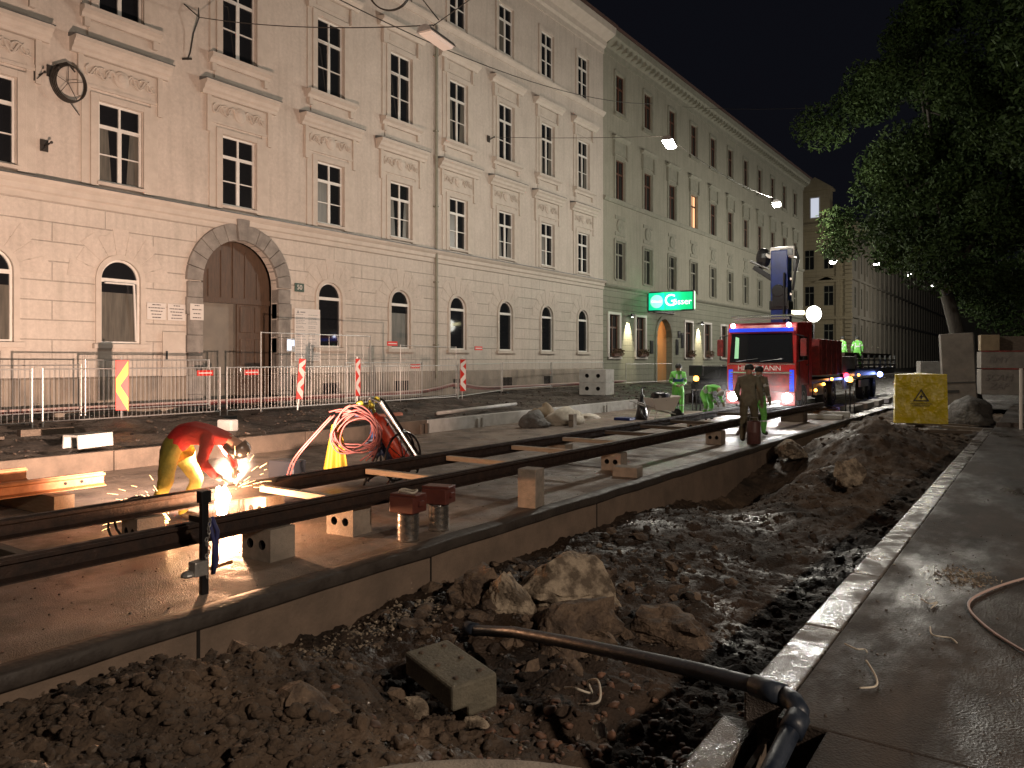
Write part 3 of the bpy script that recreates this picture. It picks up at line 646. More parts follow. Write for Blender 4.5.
# wall anchors and brackets for the overhead wires
def anchor(loc, label, ring=False):
    t = empty('wire_wall_anchor', loc, 0, label, 'wall anchor', 'wall anchors for the overhead wires'); m = MB()
    m.bx(0,.03,-.09,.09,-.14,.14); m.tube([(0,0,0),(.28,.05,.05)],.018,6); m.tube([(.02,-.05,-.12),(.26,.03,.03)],.012,6); m.ball((.28,.05,.05),.035)
    m.build('bracket', M['wire'], t)
    if ring:
        m = MB(); 
        for q in range(4):
            P = []; 
            for i in range(33): a = 2*PI*i/32; P.append((.16+.02*q, .33+math.cos(a)*(.40-.012*q)+.02*q, -.22+math.sin(a)*(.47-.015*q)))
            m.tube(P, .018, 6, caps=False)
        for q in range(5):
            a = q*1.25+.3; m.tube([(.18,.33,-.22),(.18,.33+.4*math.cos(a),-.22+.46*math.sin(a))],.008,5)
        m.tube([(.17,.0,.1),(.17,.3,.28),(.17,.5,.1)],.02,6); m.tube([(.17,.35,-.65),(.19,.6,-.95)],.013,5)
        m.build('cable_coil', M['wire'], t)
    return t
anchor((FX+.02,9.05,8.95), 'wall anchor with a coil of dark cable hung below it beside carved window head', True)
anchor((FX+.02,8.75,8.75), 'small bent iron hook left of the hanging cable coil on the facade')
t = empty('wire_wall_bracket', (FX+.02,12.75,11.5), 0, 'long curved iron wire bracket between two upper windows left of the gateway', 'wall bracket')
m = MB(); m.tube([(0,-.05,-1.1),(.10,-.02,-.9),(.14,.05,-.35),(.34,.1,.08)],.022,6); m.tube([(0,-.15,.45),(.34,.1,.08)],.018,6); m.tube([(0,.3,.5),(.34,.1,.08)],.018,6); m.tube([(0,-.2,-1.12),(.06,.05,-1.05)],.03,6); m.build('bracket', M['wire'], t)
anchor((FX+.02,27.05,11.55), 'wire anchor between second floor windows in the middle of the facade')
t = anchor((FX+.02,8.9,7.1), 'tiny triangular iron hook on the bare plaster left of the lower window'); 

def wire_run(label, a, b, sag, r=.012, grp='overhead wires'):
    a = Vector(a); b = Vector(b); P = [a.lerp(b, i/20)+Vector((0,0,-4*sag*(i/20)*(1-i/20))) for i in range(21)]
    m = MB(); m.tube(P, r, 5); return tag(m.build('overhead_wire', M['wire']), label, 'wire', grp)
wire_run('overhead wire from the curved iron bracket sagging across the facade to the unlit lamp', (FX+.36,12.85,11.58), (-10.1,11.8,8.62), .15)
wire_run('overhead wire from mid facade anchor crossing the street to the first lit lamp', (FX+.3,27.1,11.6), (-10,23.4,9.15), .05, .010)
wire_run('thick overhead cable running past the unlit lamp along upper facade', (-13.2,8.0,10.2), (-14.5,32,13.4), .9, .014)
wire_run('thin wire rising out of the frame above the cable ring', (-10.1,11.8,8.6), (-4,14.5,13.0), .1, .010)
wire_run('thin wire joining the first and second lit street lamps', (-10,23.4,9.1), (-10,35.5,9.2), .25, .008)
wire_run('faint overhead wire from roof cornice towards the dark tree', (FX+.8,47,18.2), (2,36,12.5), .6, .010)
# hanging coil ring
t = empty('hanging_cable_ring', (-10.3,10.75,9.0), 0, 'large loose ring of dark cable hanging from wires against the upper facade', 'cable ring'); m = MB()
for q in range(2):
    P = []
    for i in range(41): a = 2*PI*i/40; P.append((math.cos(a)*.40*.82+.03*q, math.cos(a)*.40*.57, math.sin(a)*.42-.02*q))
    m.tube(P, .013, 6, caps=False)
m.build('loop', M['wire'], t); m = MB(); m.tube([(-.3,-.2,.7),(-.36,-.1,.1),(-.2,-.3,-.2)],.012,5); m.tube([(-.1,.1,.4),(.1,.5,.25),(.4,1.0,-.35)],.012,5); m.tube([(-.2,0,.42),(.1,.1,.05),(.35,.25,0)],.014,5); m.build('tie', M['wire'], t)

# ---- green building
B2 = empty('guesthouse_building', (0,0,0), 0, 'long grey green four storey house with a glowing green sign above its door', 'building')
c2 = [39.75+3.75*k for k in range(11)]
gw = [39.0, 42.45, 50.05, 53.6, 57.1, 60.9, 64.7, 68.5, 72.2, 76]
G = [(y-.62, y+.62, 2.08, 4.45, False) for y in gw]+[(44.75, 47.0, .5, 4.5, True)]
mb = MB(); wall_cells(mb, FX, 37.7, 80.3, .3, 5.95, G, .3); mb.build('ground_floor_wall', M['greenp_g'], B2)
U = []
for y in c2: U += [(y-.6,y+.6,6.5,8.65,False),(y-.6,y+.6,11.05,13.3,False),(y-.58,y+.58,16.05,18.15,False)]
mb = MB(); wall_cells(mb, FX, 37.7, 80.3, 6.15, 19.4, U, .26); mb.build('upper_wall', M['greenp'], B2)
mb = MB(); mb.prof([(FX-.1,5.95),(FX+.08,5.95),(FX+.18,6.05),(FX+.2,6.13),(FX-.1,6.18)],37.72,80.3); mb.prof([(FX-.1,10.75),(FX+.08,10.75),(FX+.16,10.9),(FX+.16,10.98),(FX-.1,11.02)],37.72,80.3); mb.build('belt_course', M['greentrim'], B2)
mb = MB(); mb.prof([(FX-.1,18.9),(FX+.06,18.9),(FX+.1,19.2),(FX+.3,19.3),(FX+.7,19.6),(FX+.75,19.95),(FX-.1,19.98)],37.72,80.3)
y = 38.2
while y < 80: mb.bx(FX+.06,FX+.6,y,y+.18,19.25,19.5); y += .62
mb.build('roof_cornice', M['greentrim'], B2)
mb = MB(); mb.prof([(FX-.1,19.98),(FX+.8,19.98),(FX+.85,20.1),(FX-7,24.0),(FX-14,20)],37.72,80.6); mb.build('roof', M['roof'], B2)
mb = MB(); mb.bx(FX-14,FX-2.2,37.75,80.28,-.5,19.9); mb.build('core_wall', M['greenp'], B2)
for i, y in enumerate(c2):
    for (a,b,hw) in ((6.45,8.72,.6),(11.02,13.4,.6),(15.9,18.25,.58)):
        mb = MB(); mb.bx(FX,FX+.06,y-hw-.16,y-hw,a,b+.05); mb.bx(FX,FX+.06,y+hw,y+hw+.16,a,b+.05); mb.bx(FX,FX+.055,y-hw,y+hw,b-.06,b+.1); mb.bx(FX,FX+.052,y-hw,y+hw,a-.06,a+.02); mb.build('window_surround', M['greentrim'], B2)
    mb = MB(); mb.prof([(FX,14.3),(FX+.2,14.42),(FX+.28,14.52),(FX,14.56)],y-1.0,y+1.0); mb.bx(FX,FX+.05,y-.74,y+.74,13.6,14.32); mb.bx(FX,FX+.12,y-.86,y-.74,13.4,14.31); mb.bx(FX,FX+.12,y+.74,y+.86,13.4,14.31); mb.build('window_head', M['greentrim'], B2)
    mb = MB(); mb.lathe([(0,0),(.42,0),(.42,.05),(.34,.08),(.2,.06),(0,.1)],(FX,y,9.55),16,Ry(PI/2)); mb.bx(FX,FX+.04,y-.62,y+.62,8.98,9.2); mb.bx(FX,FX+.04,y-.62,y+.62,9.9,10.12); mb.build('medallion', M['greentrim'], B2)
    mb = MB(); mb.bx(FX,FX+.14,y-.8,y+.8,15.72,15.86); mb.build('sill', M['greentrim'], B2)
    for (a,b,w_) in ((6.5,8.65,1.2),(11.05,13.3,1.2),(16.05,18.15,1.16)):
        window(B2, FX-.05, y, a, b, w_, kind='plain', fm='brownw' if a > 7 else 'greentrim', pm='litpane' if (i == 3 and a == 11.05) else 'glass', simple=True)
for y in gw:
    window(B2, FX-.05, y, 2.08, 4.45, 1.24, kind='plain', fm='brownw')
    mb = MB(); mb.bx(FX,FX+.07,y-.80,y-.63,1.98,4.6); mb.bx(FX,FX+.07,y+.63,y+.80,1.98,4.6); mb.bx(FX,FX+.069,y-.63,y+.63,4.46,4.6); mb.bx(FX,FX+.13,y-.8,y+.8,1.96,2.07); mb.build('window_surround', M['sign'] if y < 60 else M['greentrim'], B2)
for y in gw[:4]:
    t = empty('window_box', (FX+.22,y,2.12), 0, 'flower box of drooping plants under the %s window of green house' % {39.0:'leftmost',42.45:'second',50.05:'first after the doorway',53.6:'second after the doorway'}[y], 'flower box', 'flower boxes under the ground floor windows')
    m = MB(); m.bx(-.08,.08,-.5,.5,-.02,.16); m.build('trough', M['brownw'], t, bevel=.01); m = MB()
    for k in range(160):
        p = Vector((random.uniform(-.12,.16),random.uniform(-.6,.6),random.uniform(.05,.42))); a = Vector((random.gauss(0,1),random.gauss(0,1),random.gauss(0,1))).normalized()*.06; b = a.orthogonal().normalized()*.04
        m.add([p-a,p+b,p+a,p-b],[(0,1,2,3)])
    m.build('foliage', M['leafy'], t)
# lit doorway
mb = MB(); mb.bx(FX-1.6,FX-1.55,44.6,47.2,.3,4.6); mb.bx(FX-1.6,FX-.3,44.6,44.7,.3,4.6); mb.bx(FX-1.6,FX-.3,47.05,47.15,.3,4.6); mb.build('hall_wall', M['warmwall'], B2)
mb = MB(); mb.bx(FX-.9,FX-.85,44.75,46.1,3.0,4.4); mb.bx(FX-.9,FX-.84,44.75,44.85,.5,3.1); mb.bx(FX-.9,FX-.84,46.0,46.1,.5,3.1); mb.build('inner_door', M['door'], B2)
mb = MB()
for s_ in (-1,1): mb.bx(FX,FX+.09,45.875+s_*1.24-.1,45.875+s_*1.24+.1,.5,3.4)
pts = [(45.875-1.13*math.cos(PI*i/14),3.37+1.13*math.sin(PI*i/14)) for i in range(15)]; pts2 = [(45.875-1.34*math.cos(PI*i/14),3.37+1.34*math.sin(PI*i/14)) for i in range(15)]
for i in range(14): mb.prof([pts[i],pts[i+1],pts2[i+1],pts2[i]],FX,FX+.09,axis='x')
mb.build('door_surround', M['greentrim'], B2)
lamp('hall_light','POINT',(FX-1.2,45.3,3.9),60,(1,.62,.30),.1)
# the two wall-washer lamps
for i, y in enumerate((40.75, 51.85)):
    t = empty('wall_washer_lamp', (FX+.16,y,4.45), 0, ['wall lamp washing the wall left of the lit doorway with warm light','wall lamp washing the wall right of the lit doorway'][i], 'wall lamp', 'wall washer lamps beside the doorway')
    m = MB(); m.bx(-.15,.1,-.03,.03,.0,.05); m.lathe([(.08,-.06),(.12,.02),(.10,.12),(.03,.16)],(.14,0,0),12); m.build('shade', M['black'], t); m = MB(); m.lathe([(.02,-.065),(.075,-.06)],(.14,0,0),12); m.build('bulb', M['lampw'], t)
    lamp('washer_light','SPOT',(FX+.34,y,4.33),700,(1,.83,.55),.05,(0,.42,0),None,62)
# projecting green sign
SGN = (-18.55,43.7,5.45)
t = empty('pub_sign', SGN, 0, 'glowing green box sign with white lettering over the lit doorway', 'sign', rot=(0,0,.10))
m = MB(); m.bx(-1.42,1.42,-.16,.16,-.60,.60); m.build('housing', M['black'], t, bevel=.02)
m = MB(); m.bx(-1.36,-.36,-.175,-.161,-.52,.52); m.build('teal_panel', M['greensign2'], t); m = MB(); m.bx(-.32,1.34,-.175,-.161,-.52,.52); m.build('green_panel', M['greensign'], t)
m = MB(); m.lathe([(0,0),(.40,0),(.40,.006),(0,.006)],(-.86,-.176,0),24,Rx(PI/2)); m.build('round_emblem', mat('lit_pale_green',(.3,.8,.5),emit=(.25,.9,.5),estr=1), t)
text_mesh('emblem_lettering','Gösser',.23,M['signwhite'],t,(-.86,-.19,0),(PI/2,0,0))
text_mesh('initial_lettering','G',1.0,M['signwhite'],t,(-.02,-.18,.02),(PI/2,0,0)); text_mesh('name_lettering','össer',.52,M['signwhite'],t,(.72,-.18,-.06),(PI/2,0,0),scale=(1,1,1))
m = MB(); m.bx(1.421,1.43,-.13,.13,-.5,.5); m.build('end_panel', mat('lit_sign_end',(.6,.9,.6),emit=(.6,1,.65),estr=1), t)
m = MB(); m.tube([(-1.42,0,.5),(-1.52,0,.5)],.03,6); m.tube([(-1.42,0,-.5),(-1.52,0,-.5)],.03,6); m.build('arm', M['black'], t)
lamp('sign_glow','AREA',(SGN[0],SGN[1]-.4,SGN[2]),30,(.1,1,.4),1.2,(PI/2,0,.10))
mb = MB(); mb.bx(FX+.01,FX+.09,44.3,47.4,4.85,5.25); tag(mb.build('carved_door_sign', M['wire'], bevel=.02),'dark carved board on the wall above the lit doorway','sign')
for i,(y,z,h) in enumerate(((44.0,2.7,.8),(48.0,2.75,1.0),(48.35,3.6,.45),(48.9,3.2,1.0))):
    mb = MB(); mb.bx(FX+.01,FX+.06,y-.2,y+.2,z-h/2,z+h/2); tag(mb.build('menu_case', M['black'], bevel=.01),['dark menu case left of the lit doorway','dark menu case just right of the lit doorway','small dark plate above the menu case right of the doorway','second dark menu case right of the doorway'][i],'menu case','menu cases beside the doorway')

# ---- far corner building
B3 = empty('corner_building', (0,0,0), 0, 'ochre corner building with attic pediment at the far end of the street', 'building')
O = []
for x in (-25.6,-23.2,-33,-35.4,-43): O += [(x-.6,x+.6,9.0,11.6,False),(x-.6,x+.6,13.8,16.4,False),(x-.6,x+.6,4.0,6.6,False)]
mb = MB(); wall_cells(mb, -106, -48, -20.6, -.2, 19.0, O, .3, axis='x')
Os = []
ky = [109.5+4.0*k for k in range(34)]
for y in ky: Os += [(y-.65,y+.65,3.6,6.6,False),(y-.65,y+.65,8.8,11.6,False),(y-.65,y+.65,13.6,16.4,False)]
mb.build('front_wall', M['ochre'], B3)
mb = MB(); wall_cells(mb, FX-.6, 106, 246, -.2, 19.0, Os, .35); mb.build('street_wall', M['greydark'], B3)
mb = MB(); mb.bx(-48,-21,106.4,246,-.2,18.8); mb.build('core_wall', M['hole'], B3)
mb = MB()
for y in ky: mb.bx(FX-.6,FX-.35,y+1.6,y+2.4,.5,18.2)
mb.bx(FX-.6,FX-.3,106.3,246,7.4,7.8); mb.bx(FX-.6,FX-.2,106.3,246,12.3,12.6); mb.build('pilasters', M['greydark'], B3)
mb = MB()
for z in range(0, 37): mb.box((-20.75,105.95,.3+z*.5),(.85 if z % 2 else .75,.5,.42))
mb.box((-26.5,105.9,9),(.7,.3,18)); mb.box((-28.6,105.9,9),(.7,.3,18)); mb.box((-22.0,105.9,9),(.5,.3,18)); mb.build('quoins', M['ochre'], B3)
mb = MB(); mb.bx(-48,-20.1,105.3,246,18.8,19.3); mb.bx(-48,-19.8,105.1,246,19.3,19.7); mb.bx(-48,-20.3,105.6,106.2,12.3,12.7); mb.bx(-48,-20.3,105.6,106.2,7.2,7.6)
mb.build('roof_cornice', M['ochre'], B3)
mb = MB(); mb.prof([(-48,19.7),(-20.0,19.7),(-26,23.2),(-42,23.2)],106,246); mb.build('roof', M['roof'], B3)
mb = MB(); mb.bx(-26.6,-22.9,105.4,107,19.7,24.0); mb.prof([(-26.9,24),(-22.6,24),(-22.6,24.3),(-24.75,25.8),(-26.9,24.3)],105.2,107.2); mb.build('attic_pediment', M['ochre'], B3, bevel=.03)
for x in (-24.75,):
    mb = MB(); mb.bx(x-.65,x+.65,105.33,105.39,20.4,23.2); mb.build('window', M['white'], B3); fo = bpy.data.objects['window']; 
    mb = MB(); mb.bx(x-.5,x+.5,105.30,105.325,20.55,23.05); mb.build('pane', M['litpane2'], B3)
for x in (-25.6,-23.2,-33,-35.4,-43):
    for z in (4.0,9.0,13.8): window(B3, -106, x, z, z+2.6, 1.2, kind='plain', simple=True, axis='x', fm='greentrim')
for y in ky[:14]:
    for z in (3.6,8.8,13.6): window(B3, FX-.6, y, z, z+2.8, 1.3, kind='plain', simple=True, fm='greentrim')
mb = MB(); mb.prof([(-24.9,12.0),(-22.0,12.0),(-22.0,12.15),(-23.4,12.75),(-24.9,12.15)],105.6,106.02); mb.build('window_pediment', M['ochre'], B3)
# building closing the street
mb = MB(); mb.bx(-60,60,262,280,-1,17); tag(mb.build('distant_building', M['greydark']),'dark distant building closing the far end of the street','building')

# ------------------------------------------------------------------ street lamps
def street_lamp(loc, on, label, power=0, rz=.25, s=1.0):
    t = empty('street_lamp', loc, rz, label, 'street lamp', 'street lamps hung over the street'); m = MB()
    m.prof([(-.17,0),(.17,0),(.12,.09),(.04,.13),(-.04,.13),(-.12,.09)],-.48,.48); m.tube([(0,0,.12),(0,0,.28)],.02,6); m.build('housing', M['galv'], t)
    m = MB(); m.prof([(-.15,-.002),(.15,-.002),(.11,-.05),(-.11,-.05)],-.42,.42); m.build('diffuser', M['lampw'] if on else M['lampoff'], t)
    if on: lamp('street_light','POINT',(loc[0],loc[1],loc[2]-.32),power,(1,.93,.80) if loc[0] < 0 else (1,.80,.62),.15)
    t.scale = (s,s,s)
lp = [(-10.0,23.4,8.9),(-10.0,35.5,8.95),(-11,51.5,8.1),(-10,61,8.9),(-10,76.3,9.5),(-10,95,10),(-10,116,10.3)]
nm = ['nearest and largest lit street lamp hanging before the green house','second lit street lamp hanging near the end of the green house','third lit street lamp glowing against the ochre corner building','fourth lit street lamp before the dark far facade','fifth small lit street lamp beside the tree crown','sixth tiny lit street lamp beyond the tree crown edge','farthest tiny lit street lamp just above the tree trunk']
for p, l, pw in zip(lp, nm, (1250,1250,1300,1300,1300,1200,1000)): street_lamp(p, True, l, pw, s=1.25 if p[1] > 40 else 1.05)
street_lamp((6.5,1.0,6.3), True, 'unseen lamp added beside the viewer to fill the trench with light', 2300, s=1.0)  # added out of frame as fill light for the trench and soil heap
street_lamp((-10,11.8,8.3), False, 'unlit street lamp hanging at the top edge beside the cable ring', rz=.15, s=1.0)

# ------------------------------------------------------------------ slab rear wall, rails, blocks
for i, (a, b) in enumerate(((-2,3.2),(3.22,7.0),(7.02,9.6),(9.62,11.2),(11.22,13.0),(13.02,15.2),(15.22,17.6),(17.62,20.1),(20.12,22.6),(22.62,25.2),(25.22,27.8))):
    mb = MB(); mb.box((-13.27+random.uniform(-.012,.012),(a+b)/2,.16),(.14,b-a,.36+random.uniform(-.01,.015)))
    if i > 4:
        mb.box((-13.17,b-.25,.12),(.06,.10,.26)); mb.box((-13.17,b-.05,.12),(.06,.08,.28))
    tag(mb.build('edge_slab', M['blockgrey'] if i > 5 else M['oldc'], bevel=.012), 'concrete edge slab %s behind the tracks' % ['far left at the frame edge','behind the rail stack','behind the bending welder','right of the welder','behind the yellow vest and hose cart','right of the gas cart','behind the small perforated block','beside the two stacked hollow blocks','near the white sacks','near the standing worker','last before the truck'][i], 'edge slab', 'edge slabs along the rear of the track bed')
RP = [(-.075,0),(.075,0),(.075,.012),(.012,.035),(.010,.12),(.028,.135),(.052,.14),(.052,.168),(.040,.168),(.034,.145),(.006,.145),(.004,.18),(-.052,.18),(-.056,.14),(-.012,.12),(-.012,.035),(-.075,.012)]
def rail(name, x, y0, y1, z, m, label, rz=0, grp='long tram rails on blocks'):
    mb = MB(); mb.prof(RP, y0, y1); o = mb.build(name, m, loc=(x,0,z), rot=(0,0,rz)); return tag(o, label, 'rail', grp)
rail('tram_rail', -6.10, -5, 27.2, .31, M['darksteel'], 'front dark tram rail running from the lower left to the truck')
rail('tram_rail', -7.59, -5, 27.2, .31, M['darksteel'], 'rear dark tram rail being welded by the worker in red')
for i, y in enumerate((2.7, 5.75, 7.45, 9.15, 10.9, 12.6, 14.3, 16.0, 17.7, 21.0)):
    mb = MB(); mb.box((-6.85, y, .40), (1.36, .09, .07)); k = 0 < i
    tag(mb.build('spacer_bar', M['woodx'] if 0 < i < 6 else M['darkwood'], bevel=.004), '%s spacer bar between the two long rails %s' % (['dark','pale','pale','pale','brownish','brownish','dark','dark','dark','dark'][i], ['at the left frame edge','just right of the welding glow','in front of the gas cart','right of the gas cart wheel','fourth right of the welding glow','fifth right of the welding glow','beside the tall block pair','before the bending worker','near the bending worker feet','nearest the truck'][i]), 'bar', 'bars between the rails')
def block(loc, d, rz, label, m='block', holes=True, name='concrete_block', grp='concrete support blocks', side=-1, cat='block'):
    t = empty(name, loc, rz, label, cat, grp) if False else None
    mb = MB(); x, y, z = d
    if holes:
        # -Y face with two real round bores
        n = 14; cx = (-x*.21, x*.21); r = min(z*.17, x*.12); yy = -y/2
        mb.add([(-x/2,y/2,0),(x/2,y/2,0),(x/2,y/2,z),(-x/2,y/2,z),(-x/2,yy,0),(x/2,yy,0),(x/2,yy,z),(-x/2,yy,z)],[(1,0,3,2),(0,4,7,3),(5,1,2,6),(3,7,6,2),(0,1,5,4)])
        for c, xa, xb in ((cx[0],-x/2,0),(cx[1],0,x/2)):
            zc = z*.5; circ = [(c+r*math.cos(2*PI*k/n), zc+r*math.sin(2*PI*k/n)) for k in range(n)]
            def edge(a):
                ux, uz = math.cos(a), math.sin(a); s_ = min([(xb-c)/ux if ux > 1e-6 else 9, (xa-c)/ux if ux < -1e-6 else 9, (z-zc)/uz if uz > 1e-6 else 9, (0-zc)/uz if uz < -1e-6 else 9]); return (c+ux*s_, zc+uz*s_)
            sq = [edge(2*PI*k/n) for k in range(n)]
            for k in range(n):
                k2 = (k+1) % n; mb.add([(sq[k][0],yy,sq[k][1]),(sq[k2][0],yy,sq[k2][1]),(circ[k2][0],yy,circ[k2][1]),(circ[k][0],yy,circ[k][1])],[(0,1,2,3)])
                mb.add([(circ[k][0],yy,circ[k][1]),(circ[k2][0],yy,circ[k2][1]),(circ[k2][0],yy+y*.7,circ[k2][1]),(circ[k][0],yy+y*.7,circ[k][1])],[(0,1,2,3)],1)
            mb.add([(a,yy+y*.7,b) for a,b in circ],[tuple(range(n))],1)
            for qx in (xa,xb):
                for qz in (0,z): # corner fill triangles
                    an = math.atan2(qz-zc,qx-c) % (2*PI); k = int(an/(2*PI/n)); mb.add([(sq[k][0],yy,sq[k][1]),(qx,yy,qz),(sq[(k+1)%n][0],yy,sq[(k+1)%n][1])],[(0,1,2)])
    else: mb.bx(-x/2,x/2,-y/2,y/2,0,z)
    o = mb.build(name, [M[m], M['hole']], loc=loc, rot=(0,0,rz), bevel=0 if holes else .01)
    return tag(o, label, cat, grp)
block((-6.17,4.78,0),(.40,.30,.305),.05,'big shadowed two hole block under the front rail right of the blue strap')
block((-6.30,5.95,0),(.38,.30,.30),.08,'sunlit looking two hole block behind the front rail left of the tin cans'.replace('sunlit looking','brightly lit'))
block((-7.62,5.85,0),(.36,.28,.305),.05,'glaring white lit block under the rear rail beside the welding arc')
block((-7.62,4.35,0),(.36,.28,.305),-.1,'dark block under the rear rail left of the welding arc')
block((-7.62,1.0,0),(.36,.28,.305),0,'block under the rear rail beyond the left frame edge')
block((-5.48,8.35,0),(.26,.26,.50),.12,'tall upright block standing on the slab edge before the front rail','block',False)
block((-6.15,12.0,.0),(.36,.30,.30),.1,'two hole block under the front rail behind the flat brick')
block((-5.62,11.45,0),(.42,.32,.16),.15,'low flat concrete brick lying near the slab edge','block',False)
block((-7.6,12.6,0),(.38,.28,.30),0,'dark two hole block under the rear rail seen between both rails')
block((-10.55,11.6,0),(.40,.26,.22),.2,'small two hole block alone on the slab behind the rear rail')
block((-9.2,12.9,0),(.36,.22,.14),.1,'low dark brick on the slab behind the rear rail','darkwood',False)
block((-6.15,17.0,0),(.36,.28,.30),.0,'block under the front rail near the grey clad worker')
block((-7.6,19.5,0),(.36,.28,.30),.0,'block under the rear rail near the bending worker')
block((-11.05,19.0,0),(.14,.3,.36),.2,'narrow two hole block leaning at the rear edge slabs')
for z, l in ((.48,'lower'),(1.0,'upper')):
    block((-15.2,28.1,z),(1.15,.95,.51),.12,'%s of two stacked pale hollow concrete blocks on the rear ground' % l,'blockgrey',True,grp='stacked hollow blocks')
# prop under front rail end
mb = MB(); mb.box((-6.3,19.2,.18),(.07,.05,.52),Ry(.45)); mb.box((-6.2,19.4,.18),(.07,.05,.52),Ry(.45)); tag(mb.build('rail_prop', M['darkwood']),'slanted wooden prop under the front rail left of the grey clad worker','prop')

# short rusty rails at the left, on timbers
rail('rail_offcut', 0, -4.4, 0, 0, M['rust'], 'long orange lit rail offcut with two bolt holes at the left', grp='rail offcuts at the left'); o = bpy.data.objects['rail_offcut']; o.location = (-10.15,5.25,.26)
mb = MB(); 
for y in (-.28,-.48): mb.lathe([(.02,0),(.02,.004)],(.0125,y,.085),12,Ry(PI/2))
mb.build('bolt_hole', M['hole'], o)
o2 = rail('rail_offcut', 0, -3.6, 0, 0, M['rust'], 'shorter orange rail offcut lying behind the long one at the left', grp='rail offcuts at the left'); o2.location = (-11.4,4.85,.26)
for i,(x,y,l) in enumerate(((-10.75,4.6,'pale wooden bearer under the rail offcuts nearest the welder'),(-10.75,2.6,'wooden bearer under the rail offcuts at the left frame edge'))):
    mb = MB(); mb.box((x,y,.13),(1.9,.24,.25)); tag(mb.build('timber_bearer', M['wood'], bevel=.006), l, 'timber', 'timbers under the rail offcuts')
mb = MB(); mb.box((-12.2,4.3,.20),(.9,.5,.14),Rz(.5)@Rx(.2)); tag(mb.build('wood_wedge', M['wood']),'small pale wood wedge board behind the rail offcuts at left frame edge','wood')
# white plastic trough and boards on rear soil
t = empty('plastic_trough', (-13.95,6.95,.36), .25, 'upturned pale grey plastic trough lying on the rear soil', 'trough')
m = MB(); m.prof([(-.20,0),(-.18,.24),(.18,.24),(.20,0),(.16,0),(.14,.20),(-.14,.20),(-.16,0)],-.36,.36); m.build('shell', M['blockgrey'], t, bevel=.01)
mb = MB(); mb.box((-14.4,10.1,.50),(.38,.25,.26),Rz(.3)); tag(mb.build('paper_sack', M['blockgrey'], bevel=.04),'pale paper sack on the soil just right of the welder back','sack')
mb = MB(); mb.box((-15.6,4.6,.50),(.14,3.2,.05),Rz(-.1)); tag(mb.build('plank', M['darkwood']),'long dark plank lying on soil at left','plank')
mb = MB(); mb.box((-15.4,6.9,.56),(.2,.9,.12),Rz(-.1)); tag(mb.build('fence_foot_stone', M['darkwood']),'dark fence foot slab under the left fence posts','fence foot')
for i,(x,y,a) in enumerate(((-14.0,13.6,.1),(-14.3,13.9,.4),(-14.15,14.6,-.15))):
    m = MB(); P = [(-.09,0),(-.07,.06),(0,.085),(.07,.06),(.09,0),(.075,0),(.055,.045),(0,.066),(-.055,.045),(-.075,0)]; m.prof(P,-.55,.55); o = m.build('clay_tile', M['cyl'], loc=(x,y,.42+.06*(i==1)), rot=(.03,0,a)); o.data.materials[0] = mat('terracotta',(.42,.17,.11),(.32,.12,.08),rough=.8); tag(o,['left of three red clay channel pieces','topmost of three red clay channel pieces','right of three red clay channel pieces'][i]+' on soil behind the gas cart','clay tile','clay channel pieces on the soil')
m = MB(); m.tube([(-13.7,16.2,.44),(-14.1,20.6,.48)],.05,8); tag(m.build('white_pipe', M['blockgrey'], smooth=True),'pale straight pipe lying on rear soil behind edge slabs','pipe')
# white sacks, gear on the slab
def rag(name, loc, d, m, label, cat, seed, rz=0):
    vs_, fs = stone_verts(1, seed, 3, 1); mb = MB(); mb.add([(v.x*d[0], v.y*d[1], max(v.z*d[2], -d[2]*.3)+d[2]*.3) for v in vs_], fs); return tag(mb.build(name, m, loc=loc, rot=(0,0,rz), smooth=True), label, cat)
rag('white_sack', (-11.7,19.6,0), (.38,.75,.34), M['rockw'], 'large white crumpled sack on the slab by the rear edge slabs', 'sack', 3)
rag('dark_sack', (-11.9,18.3,0), (.35,.6,.32), M['tarp'], 'dark crumpled sack left of the white sack', 'sack', 5)
rag('white_cloth', (-12.2,22.0,0), (.25,.5,.12), M['rockw'], 'small flat white cloth right of the white sack', 'cloth', 8)
rag('brown_sack', (-12.6,19.9,0), (.3,.4,.42), M['boxwood'], 'brown upright sack behind the white sack', 'sack', 9)
m = MB(); m.box((-10.9,22.0,.05),(.55,.45,.08)); tag(m.build('tool_tray', M['blue'], bevel=.01),'flat blue tray on the slab before the dark site pump','tray')
t = empty('site_pump', (-10.6,22.6,0), .2, 'small dark upright pump left of the white wheelbarrow', 'pump')
m = MB(); m.lathe([(.2,0),(.22,.05),(.16,.3),(.12,.5),(.07,.62),(.07,.8)],(0,0,0),14); m.build('motor', M['black'], t, smooth=True); m = MB(); m.tube([(0,0,.78),(0,.0,1.0),(.1,.1,1.02)],.03,8); m.tube([(0,-.2,.35),(.1,-.45,.2),(.3,-.6,.03)],.03,8); m.build('handle', M['black'], t)
t = empty('wheelbarrow', (-9.95,22.6,0), .9, 'tilted white wheelbarrow left of the standing hi-vis worker', 'wheelbarrow')
m = MB(); m.prof([(-.45,.72),(-.30,.35),(.30,.30),(.55,.78),(.52,.78),(.28,.33),(-.28,.38),(-.42,.72)],-.3,.3); m.build('tub', M['tapew'], t); m = MB(); m.prof([(-.45,.7),(-.3,.35),(.3,.3),(.55,.76)],-.302,-.29); m.prof([(-.45,.7),(-.3,.35),(.3,.3),(.55,.76)],.29,.302); m.build('tub_side', M['tapew'], t)
